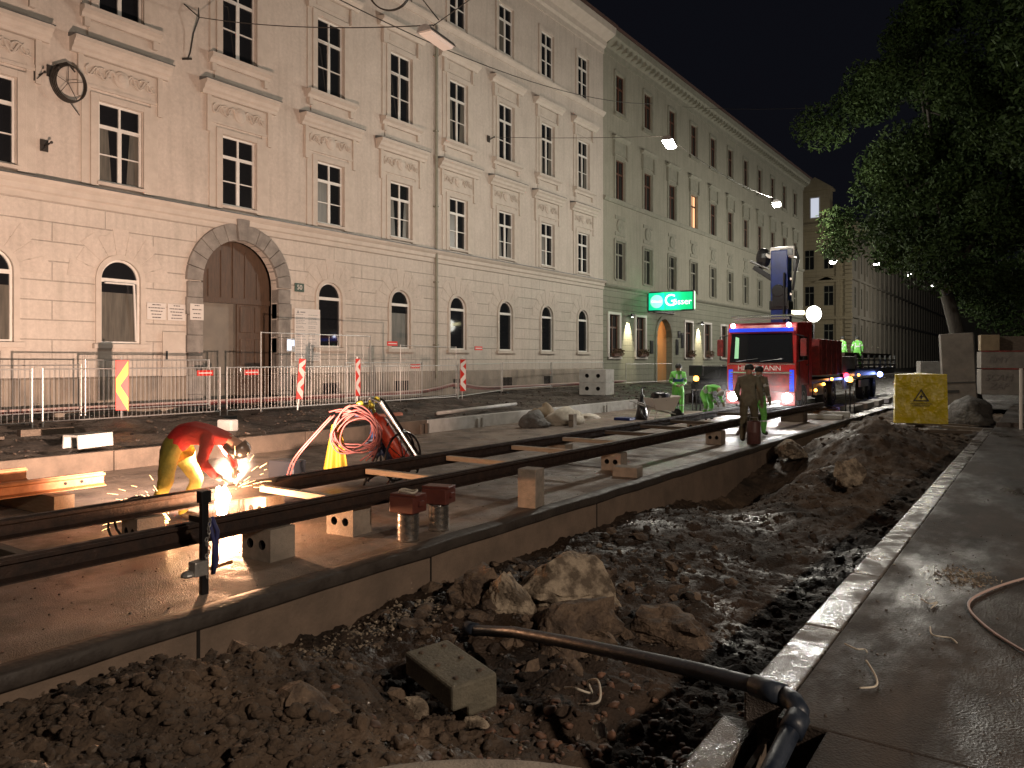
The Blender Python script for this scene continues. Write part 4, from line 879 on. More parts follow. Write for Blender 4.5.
m = MB(); m.tube([(.55,.0,.18),(-.1,.24,.32),(-.95,.28,.62)],.02,6); m.tube([(.55,.0,.18),(-.1,-.24,.32),(-.95,-.28,.62)],.02,6); m.tube([(-.25,.24,.33),(-.35,.24,0)],.018,6); m.tube([(-.25,-.24,.33),(-.35,-.24,0)],.018,6); m.build('frame', M['galv'], t)
m = MB(); m.lathe([(.1,-.03),(.18,-.04),(.18,.04),(.1,.03)],(.55,0,.18),16,Rx(PI/2)); m.build('wheel', M['rubber'], t)
rag('barrow_load', (-9.95,22.6,.55), (.3,.25,.3), M['black'], 'dark crumpled load heaped in the white wheelbarrow', 'sack', 12)

# clamp jack with chain and strap
t = empty('rail_clamp_jack', (-5.62,3.72,0), 0, 'black upright clamp post with chain and blue strap before the front rail', 'clamp')
m = MB(); m.box((0,0,.36),(.05,.06,.78)); m.box((0,0,.79),(.075,.09,.10)); m.box((-.08,0,.60),(.2,.05,.05)); m.build('post', M['black'], t, bevel=.006)
m = MB(); m.tube([(.02,.04,.20),(.02,.25,.21)],.014,6); m.build('lever', M['rust'], t)
m = MB()
for k in range(15):
    c = Vector((.04+.012*math.sin(k),.02+.01*math.cos(k*1.7)-.0018*k,.60-.032*k)); a = (k % 2)*PI/2; P = [c+Vector((.012*math.cos(q)*math.cos(a), .012*math.cos(q)*math.sin(a), .02*math.sin(q))) for q in [2*PI*i/8 for i in range(9)]]; m.tube(P,.005,5,caps=False)
m.build('chain', M['galv'], t)
m = MB(); m.tube([(.03,.05,.62),(.05,.09,.5),(.05,.08,.36),(.03,.10,.25),(.05,.05,.16),(.04,.07,.4),(.03,.03,.58)],.018,7); m.build('strap', mat('blue_webbing',(.03,.035,.13),rough=.7), t, smooth=True)
m = MB(); m.box((0,-.05,.22),(.10,.12,.12)); m.lathe([(.05,0),(.06,.02),(.03,.05)],(-.02,-.13,.16),10); m.build('ratchet', M['galv'], t, bevel=.01)

# tins with crucible boxes
for i,(x,y,l) in enumerate(((-5.52,6.05,'left shiny tin topped by a brown steel box'),(-5.58,6.62,'right shiny tin topped by a brown steel box'))):
    t = empty('crucible_tin', (x,y,0), .15+.1*i, l+' on the slab edge', 'tin', 'tins with brown boxes on the slab edge')
    m = MB(); pr = []
    for k in range(13): pr.append((.115+(.004 if k % 3 == 0 else 0), .30*k/12))
    m.lathe(pr,(0,0,0),24); m.build('can', M['tin'], t, smooth=True)
    m = MB(); m.box((.0,.0,.39),(.30,.26,.17)); m.box((0,0,.485),(.33,.20,.03)); m.box((.16,0,.40),(.04,.08,.06)); m.build('box', M['brownbox'], t, bevel=.01)
    if i == 0:
        m = MB(); P = [(.1*math.cos(a),.08*math.sin(a),.52+.01*math.sin(3*a)) for a in [k*.4 for k in range(17)]]; m.tube(P,.012,6); m.build('rope', M['rockw'], t)

# gas bottle cart: local X runs across the view, local Y away from the track
CL = Vector((-8.35,8.55,0)); t = empty('gas_bottle_cart', tuple(CL), .606, 'gas bottle cart with leaning red cylinder and big spoked wheels behind the rails', 'cart')
def wheel(parent, loc, rz, rr=.40):
    m = MB(); P = [(rr*math.cos(a),0,rr*math.sin(a)) for a in [2*PI*k/32 for k in range(33)]]; m.tube(P,.017,6,caps=False); w_ = m.build('wheel', M['black'], parent, loc=loc, rot=(0,0,rz))
    m = MB()
    for k in range(8): a = k*PI/4+.2; m.tube([(0,0,0),(rr*.98*math.cos(a),0,rr*.98*math.sin(a))],.008,5)
    m.ball((0,0,0),.04); m.build('spokes', M['black'], w_)
wheel(t,(.36,-.16,.41),1.0); wheel(t,(.20,.36,.41),1.0)
tilt = Ry(-.56)
def cylb(m, base, r, h): m.lathe([(r*.85,0),(r,.04),(r,h*.80),(r*.85,h*.88),(r*.4,h*.95),(r*.3,h*1.02)],base,18,tilt)
m = MB(); cylb(m,(.36,-.02,.34),.125,.86); m.build('red_cylinder', M['cyl'], t, smooth=True)
m = MB(); cylb(m,(.18,.20,.32),.12,.66); m.build('blue_cylinder', M['cylblue'], t, smooth=True)
m = MB()
for y in (-.17,.30): m.tube([(.62,y,.30),(-.02,y,1.27),(-.14,y,1.32)],.017,7)
m.tube([(.60,-.17,.33),(.60,.30,.33)],.015,6); m.tube([(.32,-.17,.80),(.32,.30,.80)],.015,6); m.tube([(-.14,-.17,1.32),(-.14,.30,1.32)],.017,6); m.tube([(-.25,-.1,0),(.12,-.1,.95)],.017,6); m.tube([(-.25,.25,0),(.12,.25,.95)],.017,6); m.tube([(-.25,-.1,.04),(.36,-.1,.41)],.014,6)
m.tube([(.45,.1,.05),(.2,.1,.5)],.014,6); m.tube([(.1,-.12,.02),(.35,-.12,.35)],.012,6)
m.build('frame', M['black'], t)
m = MB(); m.tube([(.64,-.21,.33),(.03,-.21,1.27)],.026,8); m.build('bright_bar', M['chrome'], t)
m = MB(); m.ball((-.14,-.05,1.20),.05); m.ball((-.24,.0,1.16),.045); m.tube([(-.10,-.02,1.1),(-.18,-.02,1.28)],.025,8); m.ball((-.32,-.05,1.24),(.06,.03,.05)); m.ball((-.05,-.1,1.3),(.05,.03,.05)); m.tube([(-.14,-.05,1.2),(-.45,-.1,1.22),(-.55,-.1,1.12)],.014,6); m.build('regulator', mat('brass_valve',(.42,.36,.05),rough=.4,metal=.4), t, smooth=True)
m = MB(); m.box((-.30,-.02,1.10),(.28,.22,.14),Ry(.2)); m.box((-.12,.1,.55),(.20,.2,.3),Ry(-.5)); m.build('tool_box', M['navyb'], t, bevel=.02)
# hose coil hung on the cart: irregular loops
def cl(x, y, z): return Vector((CL.x+.822*x-.569*y, CL.y+.569*x+.822*y, z))
random.seed(3); m = MB()
for q in range(9):
    ox, oz = random.uniform(-.06,.07), random.uniform(-.05,.05); ra, rb = random.uniform(.27,.40), random.uniform(.22,.36); ph = random.uniform(0,6); ti = random.uniform(-.25,.35); P = []
    for i in range(37):
        a = 2*PI*i/36; x = ra*math.cos(a)*(1+.07*math.sin(2*a+ph)); z = rb*math.sin(a)*(1+.09*math.sin(3*a+ph)); x, z = x*math.cos(ti)-z*math.sin(ti), x*math.sin(ti)+z*math.cos(ti)
        P.append(cl(-.34+ox+x, -.22-.016*q+.05*math.sin(a+ph), .84+oz+z-.05*abs(math.cos(a))))
    m.tube(P,.0125,6,caps=False)
for q in range(3):
    P = [cl(-.75+.1*q,-.2,1.12), cl(-.5,-.26,1.16-.03*q), cl(-.2,-.28,1.05+.04*q), cl(.0,-.26,.86-.1*q), cl(-.02,-.22,.58), cl(-.12-.1*q,-.2,.36)]
    Q = []
    for i in range(len(P)-1):
        p0 = P[max(i-1,0)]; p1 = P[i]; p2 = P[i+1]; p3 = P[min(i+2,len(P)-1)]
        for k in range(6): t_ = k/6; Q.append(.5*((2*p1)+(p2-p0)*t_+(2*p0-5*p1+4*p2-p3)*t_*t_+(3*p1-p0-3*p2+p3)*t_**3))
    m.tube(Q,.0125,6)
a_ = cl(-.72,-.2,1.06); P = [a_, cl(-.95,-.25,.80), cl(-1.25,-.35,.42), Vector((-8.75,7.0,.12)), Vector((-8.7,6.6,.02)), Vector((-8.4,6.1,.02)), Vector((-8.05,5.8,.06)), Vector((-7.78,5.62,.42))]
for off in (0,.035):
    Q = []
    for i in range(len(P)-1):
        p0 = P[max(i-1,0)]; p1 = P[i]; p2 = P[i+1]; p3 = P[min(i+2,len(P)-1)]
        for k in range(6): t_ = k/6; Q.append(.5*((2*p1)+(p2-p0)*t_+(2*p0-5*p1+4*p2-p3)*t_*t_+(3*p1-p0-3*p2+p3)*t_**3)+Vector((off,off,off*.4)))
    m.tube(Q,.012,6)
tag(m.build('gas_hose', M['hose'], smooth=True),'tangled pinkish red gas hose coiled on the cart and trailing to the welder','hose')
m = MB(); nx, nz_ = 18, 8; vs_ = []
for j in range(nz_+1):
    for i in range(nx+1):
        u = i/nx; v = j/nz_; wd = .14+.26*(1-v); p = cl(-.66-.02*(1-v)+(u-.5)*wd, -.12+.045*math.sin(u*15)*(1.3-v), .12+v*.80+.03*math.sin(u*9)*(1-v)); vs_.append(p)
F_ = [(j*(nx+1)+i,j*(nx+1)+i+1,(j+1)*(nx+1)+i+1,(j+1)*(nx+1)+i) for j in range(nz_) for i in range(nx)]
m.add(vs_,F_); m.add([v+Vector((-.010,.012,0)) for v in vs_],F_)
tag(m.build('safety_vest', M['cloth_y'], smooth=True),'bright yellow safety vest hanging from the left end of the gas cart','vest')
m = MB(); m.box((-9.75,7.9,.17),(.5,.3,.34),Rz(.2)); tag(m.build('tool_case', M['black'], bevel=.02),'dark tool case on the slab behind the yellow vest','case')

# welding arc and sparks
m = MB(); vs_, fs = stone_verts(1, 4, 3, 1)
m.add([Vector((-7.47,5.17,.34))+Vector((v.x*.05*(1+.5*noise.noise(v*4)), v.y*.075*(1+.6*noise.noise(v*5)), v.z*.15*(1+.5*noise.noise(v*3)))) for v in vs_], fs); tag(m.build('welding_arc', M['arc'], smooth=True),'blinding white hot welding arc on the rear rail','welding arc')
m = MB(); random.seed(11)
for k in range(110):
    side = k < 75
    if side: a = random.uniform(PI*.95,PI*1.75); o_ = Vector((-7.85,4.80,.12))
    else: a = random.uniform(-.5,1.2); o_ = Vector((-7.5,5.35,.45))
    e = random.uniform(.0,1.15)**1.2; d = Vector((math.cos(a)*math.cos(e)*.6-.2, math.sin(a)*math.cos(e), math.sin(e))).normalized(); dist = random.random()**1.6*(.85 if side else .45)+.04; l = random.uniform(.03,.17); P = []
    for q in range(5): u = dist+l*q/4; P.append(o_+d*u+Vector((0,0,-.35*u*u)))
    m.tube(P,.0022,4,r2=.0010)
tag(m.build('welding_sparks', M['spark']), kind='stuff')
m = MB(); P = [(-7.75+.16*math.cos(a)*.3,4.35+.20*math.cos(a),.26+.22*math.sin(a)) for a in [PI*k/10-.5 for k in range(15)]]; m.tube(P,.012,6); m.tube([(v[0]+.1,v[1]-.12,v[2]*.9) for v in P],.012,6); tag(m.build('welding_cable', M['rubber'], smooth=True),'black welding cable looped over the rear rail left of the welder','cable')

vm = bpy.data.materials.new('thin_bloom_smoke'); vm.use_nodes = True; vn = vm.node_tree; vn.nodes.remove(vn.nodes['Principled BSDF']); pv = vn.nodes.new('ShaderNodeVolumePrincipled')
pv.inputs['Color'].default_value = (.9,.85,.8,1); pv.inputs['Density'].default_value = .05; vn.links.new(pv.outputs[0], vn.nodes['Material Output'].inputs['Volume'])
m = MB(); m.add([Vector((-7.45,5.25,.62))+Vector((v.x*.50, v.y*.55, v.z*.55)) for v in vs_], fs); tag(m.build('weld_bloom_smoke', vm, smooth=True), kind='stuff')  # volume added around the arc so its light spreads into a bloom
# ------------------------------------------------------------------ barriers and fences
def barrier(a, b, z, h, label, nm='barrier_fence', foot=True, step=.105, posts=True, r=.018, grp='steel barrier panels in front of the house', rail_low=.10, cat='barrier', bars=True):
    a = Vector(a); b = Vector(b); d = (b-a); L_ = d.length; rz = math.atan2(d.y, d.x)
    t = empty(nm, (a.x,a.y,z), rz, label, cat, grp); m = MB()
    m.tube([(0,0,-.12 if foot else 0),(0,0,h)],r,8); m.tube([(L_,0,-.12 if foot else 0),(L_,0,h)],r,8); m.tube([(0,0,h-.02),(L_,0,h-.02)],r*.8,8); m.tube([(0,0,rail_low),(L_,0,rail_low)],r*.8,8); m.build('frame', M['galv'], t)
    if bars:
        m = MB(); x = step
        while x < L_-.03: m.tube([(x,0,rail_low),(x,0,h-.02)],(.0032 if cat != 'barrier' else .0038),5,caps=False); x += step
        m.build('infill_bars', M['galv'], t)
    if foot:
        for x in (.0,L_):
            m = MB(); m.box((x,0,-.07),(.22,.55,.10)); m.build('foot', M['rubber'], t, bevel=.02)
    return t
bn = [((-17,-1.6),(-17,2.9),'steel barrier panel beyond the left edge'),((-17,3.0),(-17,7.35),'leftmost visible steel barrier panel'),((-17,7.55),(-17,11.7),'steel barrier panel behind the yellow and red chevron board'),((-17,11.9),(-17,16.95),'steel barrier panel before the stone gateway'),((-17,17.1),(-17,21.2),'steel barrier panel behind the hose cart')]
for a,b,l in bn: barrier(a,b,.52,1.21,l)
barrier((-18.8,9.3),(-18.8,12.6),.60,1.32,'second row barrier panel standing nearer the wall left of the gateway')
barrier((-18.7,6.6),(-18.8,9.2),.60,1.2,'second row barrier panel nearer the wall at far left')
barrier((-18.6,17.4),(-18.4,20.9),.58,1.25,'second row barrier panel nearer the wall right of the notice board')
barrier((-17.05,21.3),(-18.9,26.5),.52,1.25,'barrier panel turning back to the wall past the last arrow board')
barrier((-18.9,26.6),(-19.1,30.8),.58,1.22,'thin barrier panel under the middle arched windows')
barrier((-19.1,30.9),(-19.2,36.2),.60,1.2,'thin barrier panel under the rightmost arched windows')
barrier((-19.0,38.5),(-18.6,44.0),.55,1.15,'railing panel before the green house left of its doorway',step=.6)
t = barrier((-17.1,13.0),(-17.12,17.05),.5,2.15,'tall thin mesh fence panel before the notice board','mesh_fence',cat='mesh fence',step=.34)
t = barrier((-17.3,18.6),(-18.2,22.6),.5,1.9,'tall thin mesh fence panel right of the tall post','mesh_fence',cat='mesh fence',step=.25,r=.012)
m = MB(); m.box((-17.05,15.5,1.9),(.03,.42,.16)) if False else None
for i,(y,z,x) in enumerate(((12.35,1.55,-18.6),(13.75,1.55,-18.5),(18.95,2.45,-18.0),(20.1,1.68,-18.0),(23.6,2.35,-17.9))):
    m = MB(); m.box((x,y,z),(.02,.48,.15)); m.box((x+.012,y,z),(.004,.40,.03),None,1); tag(m.build('fence_name_tag', [M['tape'],M['tapew']], bevel=.004),['red fence tag left in the gateway opening','red fence tag before the gateway brown door','red tag hung high on mesh fence by the second small window','red tag low on the barrier behind the gas cart','red tag at the top of the last arrow board post'][i],'tag','red tags on the fences')
def chevron(y, z0, label, pal, x=-16.88, tilt_=0, h=1.12, up=True, w_=.27):
    t = empty('arrow_board', (x,y,z0), 0, label, 'warning board', 'red striped arrow boards on the barriers', rot=(tilt_,0,0)); R = Rz(-.55)
    m = MB(); m.box((0,0,h/2),(.03,w_,h),R); m.build('panel', M['tape'], t, bevel=.008)
    m = MB(); a0 = -w_/2+.012; a1 = w_/2-.012
    for top_, mid_, low_, bw in ([(.84*h,.50*h,.10*h,.25*h)] if pal == 'y' else [(.97*h,.78*h,.58*h,.17*h),(.48*h,.29*h,.09*h,.17*h)]):
        for (za, zb, e) in ((mid_, top_, 0), (mid_, low_, .001)):
            vv = [R @ Vector((.018+e, p, 0))+Vector((0,0,q)) for p, q in ((a0,za-bw*.5),(a1,zb-bw*.5),(a1,min(h-.01,zb+bw*.6)),(a0,za+bw*.5))]; m.add(vv, [(0,1,2,3)])
    m.build('stripes', M['tapey'] if pal == 'y' else M['tapew'], t)
    m = MB(); m.tube([(-.04,0,-.3),(-.04,0,h+.06)],.02,6); m.build('post', M['galv'], t)
chevron(9.15,.78,'yellow and red arrow board on the leftmost barriers','y')
chevron(14.1,.82,'red and white arrow board before the gateway right jamb','w',tilt_=-.10,w_=.19)
chevron(16.3,.82,'red and white arrow board between gateway and the hose cart','w',w_=.15)
chevron(21.35,.80,'rightmost red and white arrow board at the barrier corner','w',w_=.22)
# red pipes along the facade base
m = MB(); random.seed(5)
for k in range(3):
    P = [(-19.3+.08*k+.08*math.sin(y*.6+k), y, .66+.05*k+.22*math.exp(-((y-23.8)/1.2)**2)) for y in [6+ i*.8 for i in range(42)]]
    o = MB(); o.tube(P,.03,6); tag(o.build('service_pipe', M['hose'] if k < 2 else M['pinkwire'], smooth=True),['lowest red conduit along the foot of the pale facade','middle red conduit along the foot of the facade','upper pinkish conduit along the foot of the facade'][k],'conduit','conduits along the facade foot')

# ------------------------------------------------------------------ foreground trench things
def boulder(loc, d, rz, m, label, seed, sub=4, name='boulder', grp='boulders in the trench'):
    vs_, fs = stone_verts(1, seed, sub, 1); out = []
    for v in vs_:
        n_ = .10*noise.fractal(v*2.4+Vector((seed,1,2)), .8, 2.2, 5)+.04*noise.turbulence(v*6,3,True); f = 1+n_; p = Vector((v.x*d[0]*f, v.y*d[1]*f, v.z*d[2]*f)); out.append(p)
    # facet: clamp to a few planes
    random.seed(seed)
    for k in range(7):
        nn = Vector((random.gauss(0,1),random.gauss(0,1),abs(random.gauss(0,.8)))).normalized(); lim = .62*abs(Vector((nn.x*d[0],nn.y*d[1],nn.z*d[2])).length)
        for i, p in enumerate(out):
            q = p.dot(nn)
            if q > lim: out[i] = p-nn*(q-lim)*.9
    ms_ = max(d)
    out = [p*(1+.13*noise.fractal(p/ms_*2.4+Vector((seed,9,0)), .8, 2.1, 5)+.07*noise.fractal(p/ms_*8+Vector((seed,3,0)), .8, 2.1, 3)) for p in out]
    mb = MB(); mb.add(out, fs); return tag(mb.build(name, m, loc=loc, rot=(0,0,rz), smooth=False), label, 'rock', grp)
boulder((-3.72,6.25,-.22),(.66,.36,.27),.65,M['rock'],'large pale jagged boulder highest of the rock group in the trench',21)
boulder((-3.98,5.62,-.22),(.24,.20,.27),.3,M['rock'],'small pale pointed rock left of the large brown flat rock',5)
boulder((-3.35,5.65,-.36),(.46,.38,.27),-.5,M['rockd'],'flat brown slab rock in front of the pale jagged boulder',33)
boulder((-2.72,6.35,-.44),(.42,.34,.14),.5,M['rockd'],'lone low brown rounded rock in the middle of the trench',8)
boulder((-4.35,5.75,-.25),(.38,.30,.26),.2,M['rockd'],'dark rough rock at the trench wall left of the pale pointed rock',14)
boulder((-4.0,5.3,-.33),(.16,.13,.09),1.2,M['rockd'],'small dark rock just above the black pipe end',17)
boulder((-2.9,4.95,-.38),(.10,.08,.05),.2,M['rockd'],'small brown oval stone just below the black pipe',18)
boulder((-2.2,4.12,-.33),(.05,.05,.045),.2,M['rockw'],'small bright white stone near the bottom below the pipe',19,3)
boulder((-3.35,3.75,-.35),(.13,.09,.07),.7,M['rock'],'tan wedge stone left of the grey kerb block end',22,3)
boulder((-2.95,3.85,-.38),(.12,.06,.03),.3,M['rock'],'flat tan chip in front of the grey kerb block',23,3)
boulder((-4.45,3.25,-.10),(.16,.12,.09),.4,M['rockd'],'pinkish brown wedge rock on the near dirt heap against trench wall',24,3)
boulder((-4.95,1.75,.02),(.14,.12,.09),.4,M['rockd'],'rounded clod at the left frame edge below the slab lip',25,3)
boulder((-3.55,3.0,-.12),(.20,.18,.12),1.4,M['rockd'],'lumpy clod on the right shoulder of the near dirt heap',26,3)
boulder((-2.6,13.3,.10),(.24,.24,.22),.4,M['rock'],'rough tan earth lump in the far trench right of the dark pit',27)
boulder((-1.75,3.62,-.28),(.14,.09,.06),.4,M['rock'],'tan shard beside the lowered kerb under the pipe',28,3)
boulder((-4.6,17.3,-.05),(.40,.5,.20),.1,M['rock'],'pale broken concrete lump at the trench wall beyond the dark pit',29)
# grey kerb block
t = empty('loose_kerb_block', (-3.25,3.97,-.20), .0, 'grey green grooved concrete kerb block lying in the trench', 'kerb block', rot=(-.06,.05,-1.91))
m = MB(); m.prof([(-.17,-.13),(.05,-.13),(.05,-.06),(.17,-.06),(.17,.10),(-.17,.10)],-.31,.31); m.build('block', mat('grey_green_concrete',(.155,.14,.105),(.10,.092,.07),rough=.8,scale=6,bump=.5,bscale=40,detail=8), t, bevel=.018)
m = MB()
for y in (-.22,0,.22):
    for x in (-.09,.09): m = MB(); m.lathe([(.020,0),(.016,.010),(.0,.012)],(x,y,.101),10); m.build('stud', M['rockd'], t)
# black pipe
P = [(-3.85,4.95,-.28),(-3.7,4.88,-.25),(-3.2,4.66,-.10),(-2.6,4.38,.04),(-2.0,4.10,.17),(-1.5,3.88,.27),(-1.12,3.72,.33),(-1.02,3.68,.335)]
Q = []
for i in range(len(P)-1):
    for k in range(4): Q.append(Vector(P[i]).lerp(Vector(P[i+1]),k/4))
Q.append(Vector(P[-1]))
t = empty('drain_pipe', (0,0,0), 0, 'long black plastic drain pipe slanting from the trench up to the pavement elbow', 'pipe')
m = MB(); m.tube(Q,.041,20); m.build('tube', M['pipe'], t, smooth=True)
m = MB(); m.tube([Q[0]+(Q[0]-Q[4])*.2, Q[0], Q[3]],.052,20); m.build('socket', M['pipe'], t, smooth=True)
m = MB(); m.tube([(-1.16,3.735,.325),(-1.00,3.67,.335)],.052,20); E_ = [(-1.0,3.67,.335),(-.95,3.645,.33),(-.915,3.60,.315),(-.91,3.55,.29)]; m.tube(E_,.047,20); m.tube([(-.91,3.57,.30),(-.92,3.48,.26)],.053,20); m.build('elbow', M['pipe'], t, smooth=True)
m = MB(); m.tube([(-.92,3.5,.27),(-.96,3.2,.13),(-1.0,2.8,-.06),(-1.03,2.4,-.2)],.042,20); m.build('lower_tube', M['pipe'], t, smooth=True)
# oval cover bottom centre
m = MB(); F = Vector((-.569,.822,0)); R_ = Vector((.822,.569,0)); c = Vector((-2.34,3.10,0))-F*.62; vt = []; 
pr = [(1.0,-.12),(1.0,-.10),(.985,-.085),(.93,-.075),(.0,-.06)]
n=48
for (k,z) in pr:
    for i in range(n):
        a = 2*PI*i/n; p = c+R_*(1.0*k*math.cos(a))+F*(.62*k*math.sin(a)); vt.append((p.x-.0,p.y,z-.02))
fs=[]
for j in range(len(pr)-2):
    for i in range(n): fs.append((j*n+i,j*n+(i+1)%n,(j+1)*n+(i+1)%n,(j+1)*n+i))
fs.append(tuple((len(pr)-2)*n+i for i in range(n)))
fs.append(tuple(range(n))[::-1])
m.add(vt[:(len(pr)-1)*n],fs); m2=MB(); 
o = m.build('concrete_cover', M['block'], smooth=False); tag(o,'curved edge of a round concrete cover at the bottom of the frame','cover')
# small cable loops and wires
def squiggle(name, pts, r, m_, label, cat, grp=None):
    P = [Vector(p) for p in pts]; Q = []
    for i in range(len(P)-1):
        p0 = P[max(i-1,0)]; p1 = P[i]; p2 = P[i+1]; p3 = P[min(i+2,len(P)-1)]
        for k in range(8):
            t_ = k/8; Q.append(.5*((2*p1)+(p2-p0)*t_+(2*p0-5*p1+4*p2-p3)*t_*t_+(3*p1-p0-3*p2+p3)*t_**3))
    Q.append(P[-1]); m = MB(); m.tube(Q,r,6); return tag(m.build(name, m_, smooth=True),label,cat,grp)
squiggle('cut_wire',[(-2.65,4.45,-.30),(-2.5,4.32,-.22),(-2.42,4.4,-.26),(-2.5,4.5,-.24),(-2.38,4.42,-.18),(-2.3,4.28,-.24),(-2.42,4.24,-.28)],.008,M['rockw'],'small loop of pale cut wire in the trench below the pipe','wire')
squiggle('loose_cable',[(.25,7.6,.262),(-.12,6.95,.262),(-.36,6.35,.262),(-.42,5.95,.262),(-.30,5.55,.262),(-.10,5.2,.262),(.2,4.8,.262)],.009,M['pinkwire'],'thin pale pink cable curving across the wet pavement at right','cable')
for i,p in enumerate((((-.70,5.95),(-.64,5.85),(-.60,5.92),(-.62,5.75)),((-.58,5.35),(-.55,5.2),(-.46,5.2),(-.42,5.13)),((-.80,4.55),(-.72,4.35),(-.70,4.22),(-.76,4.15)),((-.95,4.75),(-.88,4.7),(-.84,4.72),(-.82,4.68)))):
    squiggle('cable_tie',[(a,b,.262) for a,b in p],.005,M['rockw'],['pale bent cable tie nearest the pale gravel patch','pale bent cable tie left of the pink cable bend','pale bent cable tie nearest the frame bottom on the pavement','pale short cable tie close to the kerb edge'][i],'cable tie','cable ties on the pavement')

# ------------------------------------------------------------------ yellow covered box, hoardings
YB = empty('covered_switch_box', (-2.75,23.2,.22), math.radians(11), 'electrical box wrapped in bright yellow sheeting with a hazard triangle', 'switch box')
vs_ = []; nx, nz_ = 20, 22; m = MB()
def ybf(u, v, side):
    w2, d2, h = .60, .28, 1.30
    p = [(-w2+2*w2*u, -d2), (w2, -d2+2*d2*u), (w2-2*w2*u, d2), (-w2, d2-2*d2*u)][side]
    k = 1+.05*(1-v)*1.0; wob = .035*noise.noise(Vector((p[0]*3,p[1]*3,v*3)))+.02*noise.noise(Vector((p[0]*9,p[1]*9,v*6)))
    nx_ = [(0,-1),(1,0),(0,1),(-1,0)][side]; e = min(1,min(u,1-u)*8)
    return (p[0]*k+nx_[0]*wob*e, p[1]*k+nx_[1]*wob*e, v*h+.02*noise.noise(Vector((p[0]*4,p[1]*4,0))))
for s_ in range(4):
    m.add([ybf(i/nx,j/nz_,s_) for j in range(nz_+1) for i in range(nx+1)],[(j*(nx+1)+i,j*(nx+1)+i+1,(j+1)*(nx+1)+i+1,(j+1)*(nx+1)+i) for j in range(nz_) for i in range(nx)])
m.add([(-.61,-.29,1.29),(.61,-.29,1.29),(.61,.29,1.29),(-.61,.29,1.29),(0,0,1.34)],[(0,1,4),(1,2,4),(2,3,4),(3,0,4)])
m.build('yellow_sheet', M['yellowbag'], YB, smooth=True)
m = MB()
def tri(s,y): return [(s*math.cos(a),s*math.sin(a)) for a in (PI/2,PI/2+2*PI/3,PI/2+4*PI/3)]
O_ = tri(.22,0); I_ = tri(.165,0)
for k in range(3):
    a,b = O_[k],O_[(k+1)%3]; c_,d_ = I_[(k+1)%3],I_[k]; m.prof([a,b,c_,d_],-.355,-.35) if False else m.add([(p[0]+.0,-.345,p[1]+.70) for p in (a,b,c_,d_)],[(0,1,2,3)])
m.add([(x,-.345,z+.70) for x,z in ((.03,.10),(-.05,-.01),(.0,-.01),(-.02,-.09),(.06,.03),(.01,.03))],[(0,1,2,5),(2,3,4,5)])
m.build('hazard_triangle', M['ink'], YB)
text_mesh('warning_lettering','HOCHSPANNUNG\nLEBENSGEFAHR',.058,M['ink'],YB,(0,-.345,.50),(PI/2,0,0))
# tall board pillar and hoarding
t = empty('tall_crate', (-2.25,28.6,.2), .5, 'tall leaning grey board crate standing right behind the yellow box', 'crate', rot=(0,-.05,.22))
m = MB(); m.box((0,0,1.28),(.92,.45,2.55)); m.build('boards', M['canvas'], t, bevel=.02); m = MB(); m.box((0,-.23,.98),(.93,.02,.04)); m.box((-.2,-.232,.70),(.36,.012,.09)); m.box((.47,0,1.28),(.02,.46,2.5)); m.build('dark_strap', M['ink'], t)
for i,(x,z,wd,h,l) in enumerate(((0,.35,1.8,.95,'lower grey hoarding crate with faint scrawls right of the tall crate'),(0,1.34,1.8,.62,'upper grey hoarding crate stacked right of the tall crate'))):
    t = empty('hoarding_crate', (-1.2,34.6,.25+z), .2, l, 'crate', 'grey crates by the tree')
    m = MB(); m.box((0,0,h/2),(wd,1.0,h)); m.build('boards', M['canvas'], t, bevel=.02); m = MB(); m.box((0,-.51,h+.02),(wd,.03,.04)); m.box((wd/2,0,h/2),(.03,1.01,h)); m.build('edge_strip', M['redd'], t)
    text_mesh('scrawl',['SCAM\nZAP','EMY'][i],.34,mat('grey_scrawl',(.16,.14,.13),rough=.8),t,(-.35,-.515,h/2),(PI/2,0,0),shear=.3)
mb = MB(); mb.box((-1.75,34.3,2.55),(.62,.6,.6),Rz(.2)); tag(mb.build('brown_box', M['boxwood'], bevel=.02),'small pale brown box on top of the grey crates','box')
mb = MB(); mb.box((-.85,34.9,2.52),(1.25,.6,.55),Rz(.2)); tag(mb.build('brown_box', M['darkwood'], bevel=.02),'long dark brown box on top of the grey crates','box')
mb = MB(); mb.box((.25,34.7,1.9),(.5,.5,2.6),Rz(.2)); tag(mb.build('red_container', M['redd'], bevel=.02),'dull red container at the right frame edge beside crates','container')
mb = MB(); mb.box((-3.6,33.0,1.2),(.8,.4,1.3),Rz(.5)); tag(mb.build('white_cabinet', M['blockgrey'], bevel=.02),'pale cabinet half hidden left of the tall crate','cabinet')
t = rag('grey_tarpaulin', (-1.9,26.8,.0), (.75,.9,.55), M['tarp'], 'heap under dusty grey tarpaulin at the foot of the tall crate', 'tarpaulin', 31, .3)
m = MB(); m.tube([(-.47,21.9,.25),(-.47,21.9,1.7)],.035,8); tag(m.build('white_post', M['tapew']),'thin white post at right frame edge on the pavement','post')
m = MB(); m.box((-.2,22.6,.30),(1.6,.14,.12),Rz(.1)); tag(m.build('kerb_beam', M['kerbm'], bevel=.01),'low kerb beam across the pavement end at right','kerb beam')
for i,(x,y,rz) in enumerate(((-2.2,21.0,.3),(-2.6,25.6,.1),(-1.6,24.2,-.4))):
    m = MB(); m.box((x,y,soil_h(x,y)+.08),(1.6,.16,.07),Rz(rz)); tag(m.build('weathered_plank', M['darkwood']),['dark plank on the earth heap before the yellow box','dark plank behind the yellow box','dark plank at the pavement end right of yellow box'][i],'plank','planks around the yellow box')

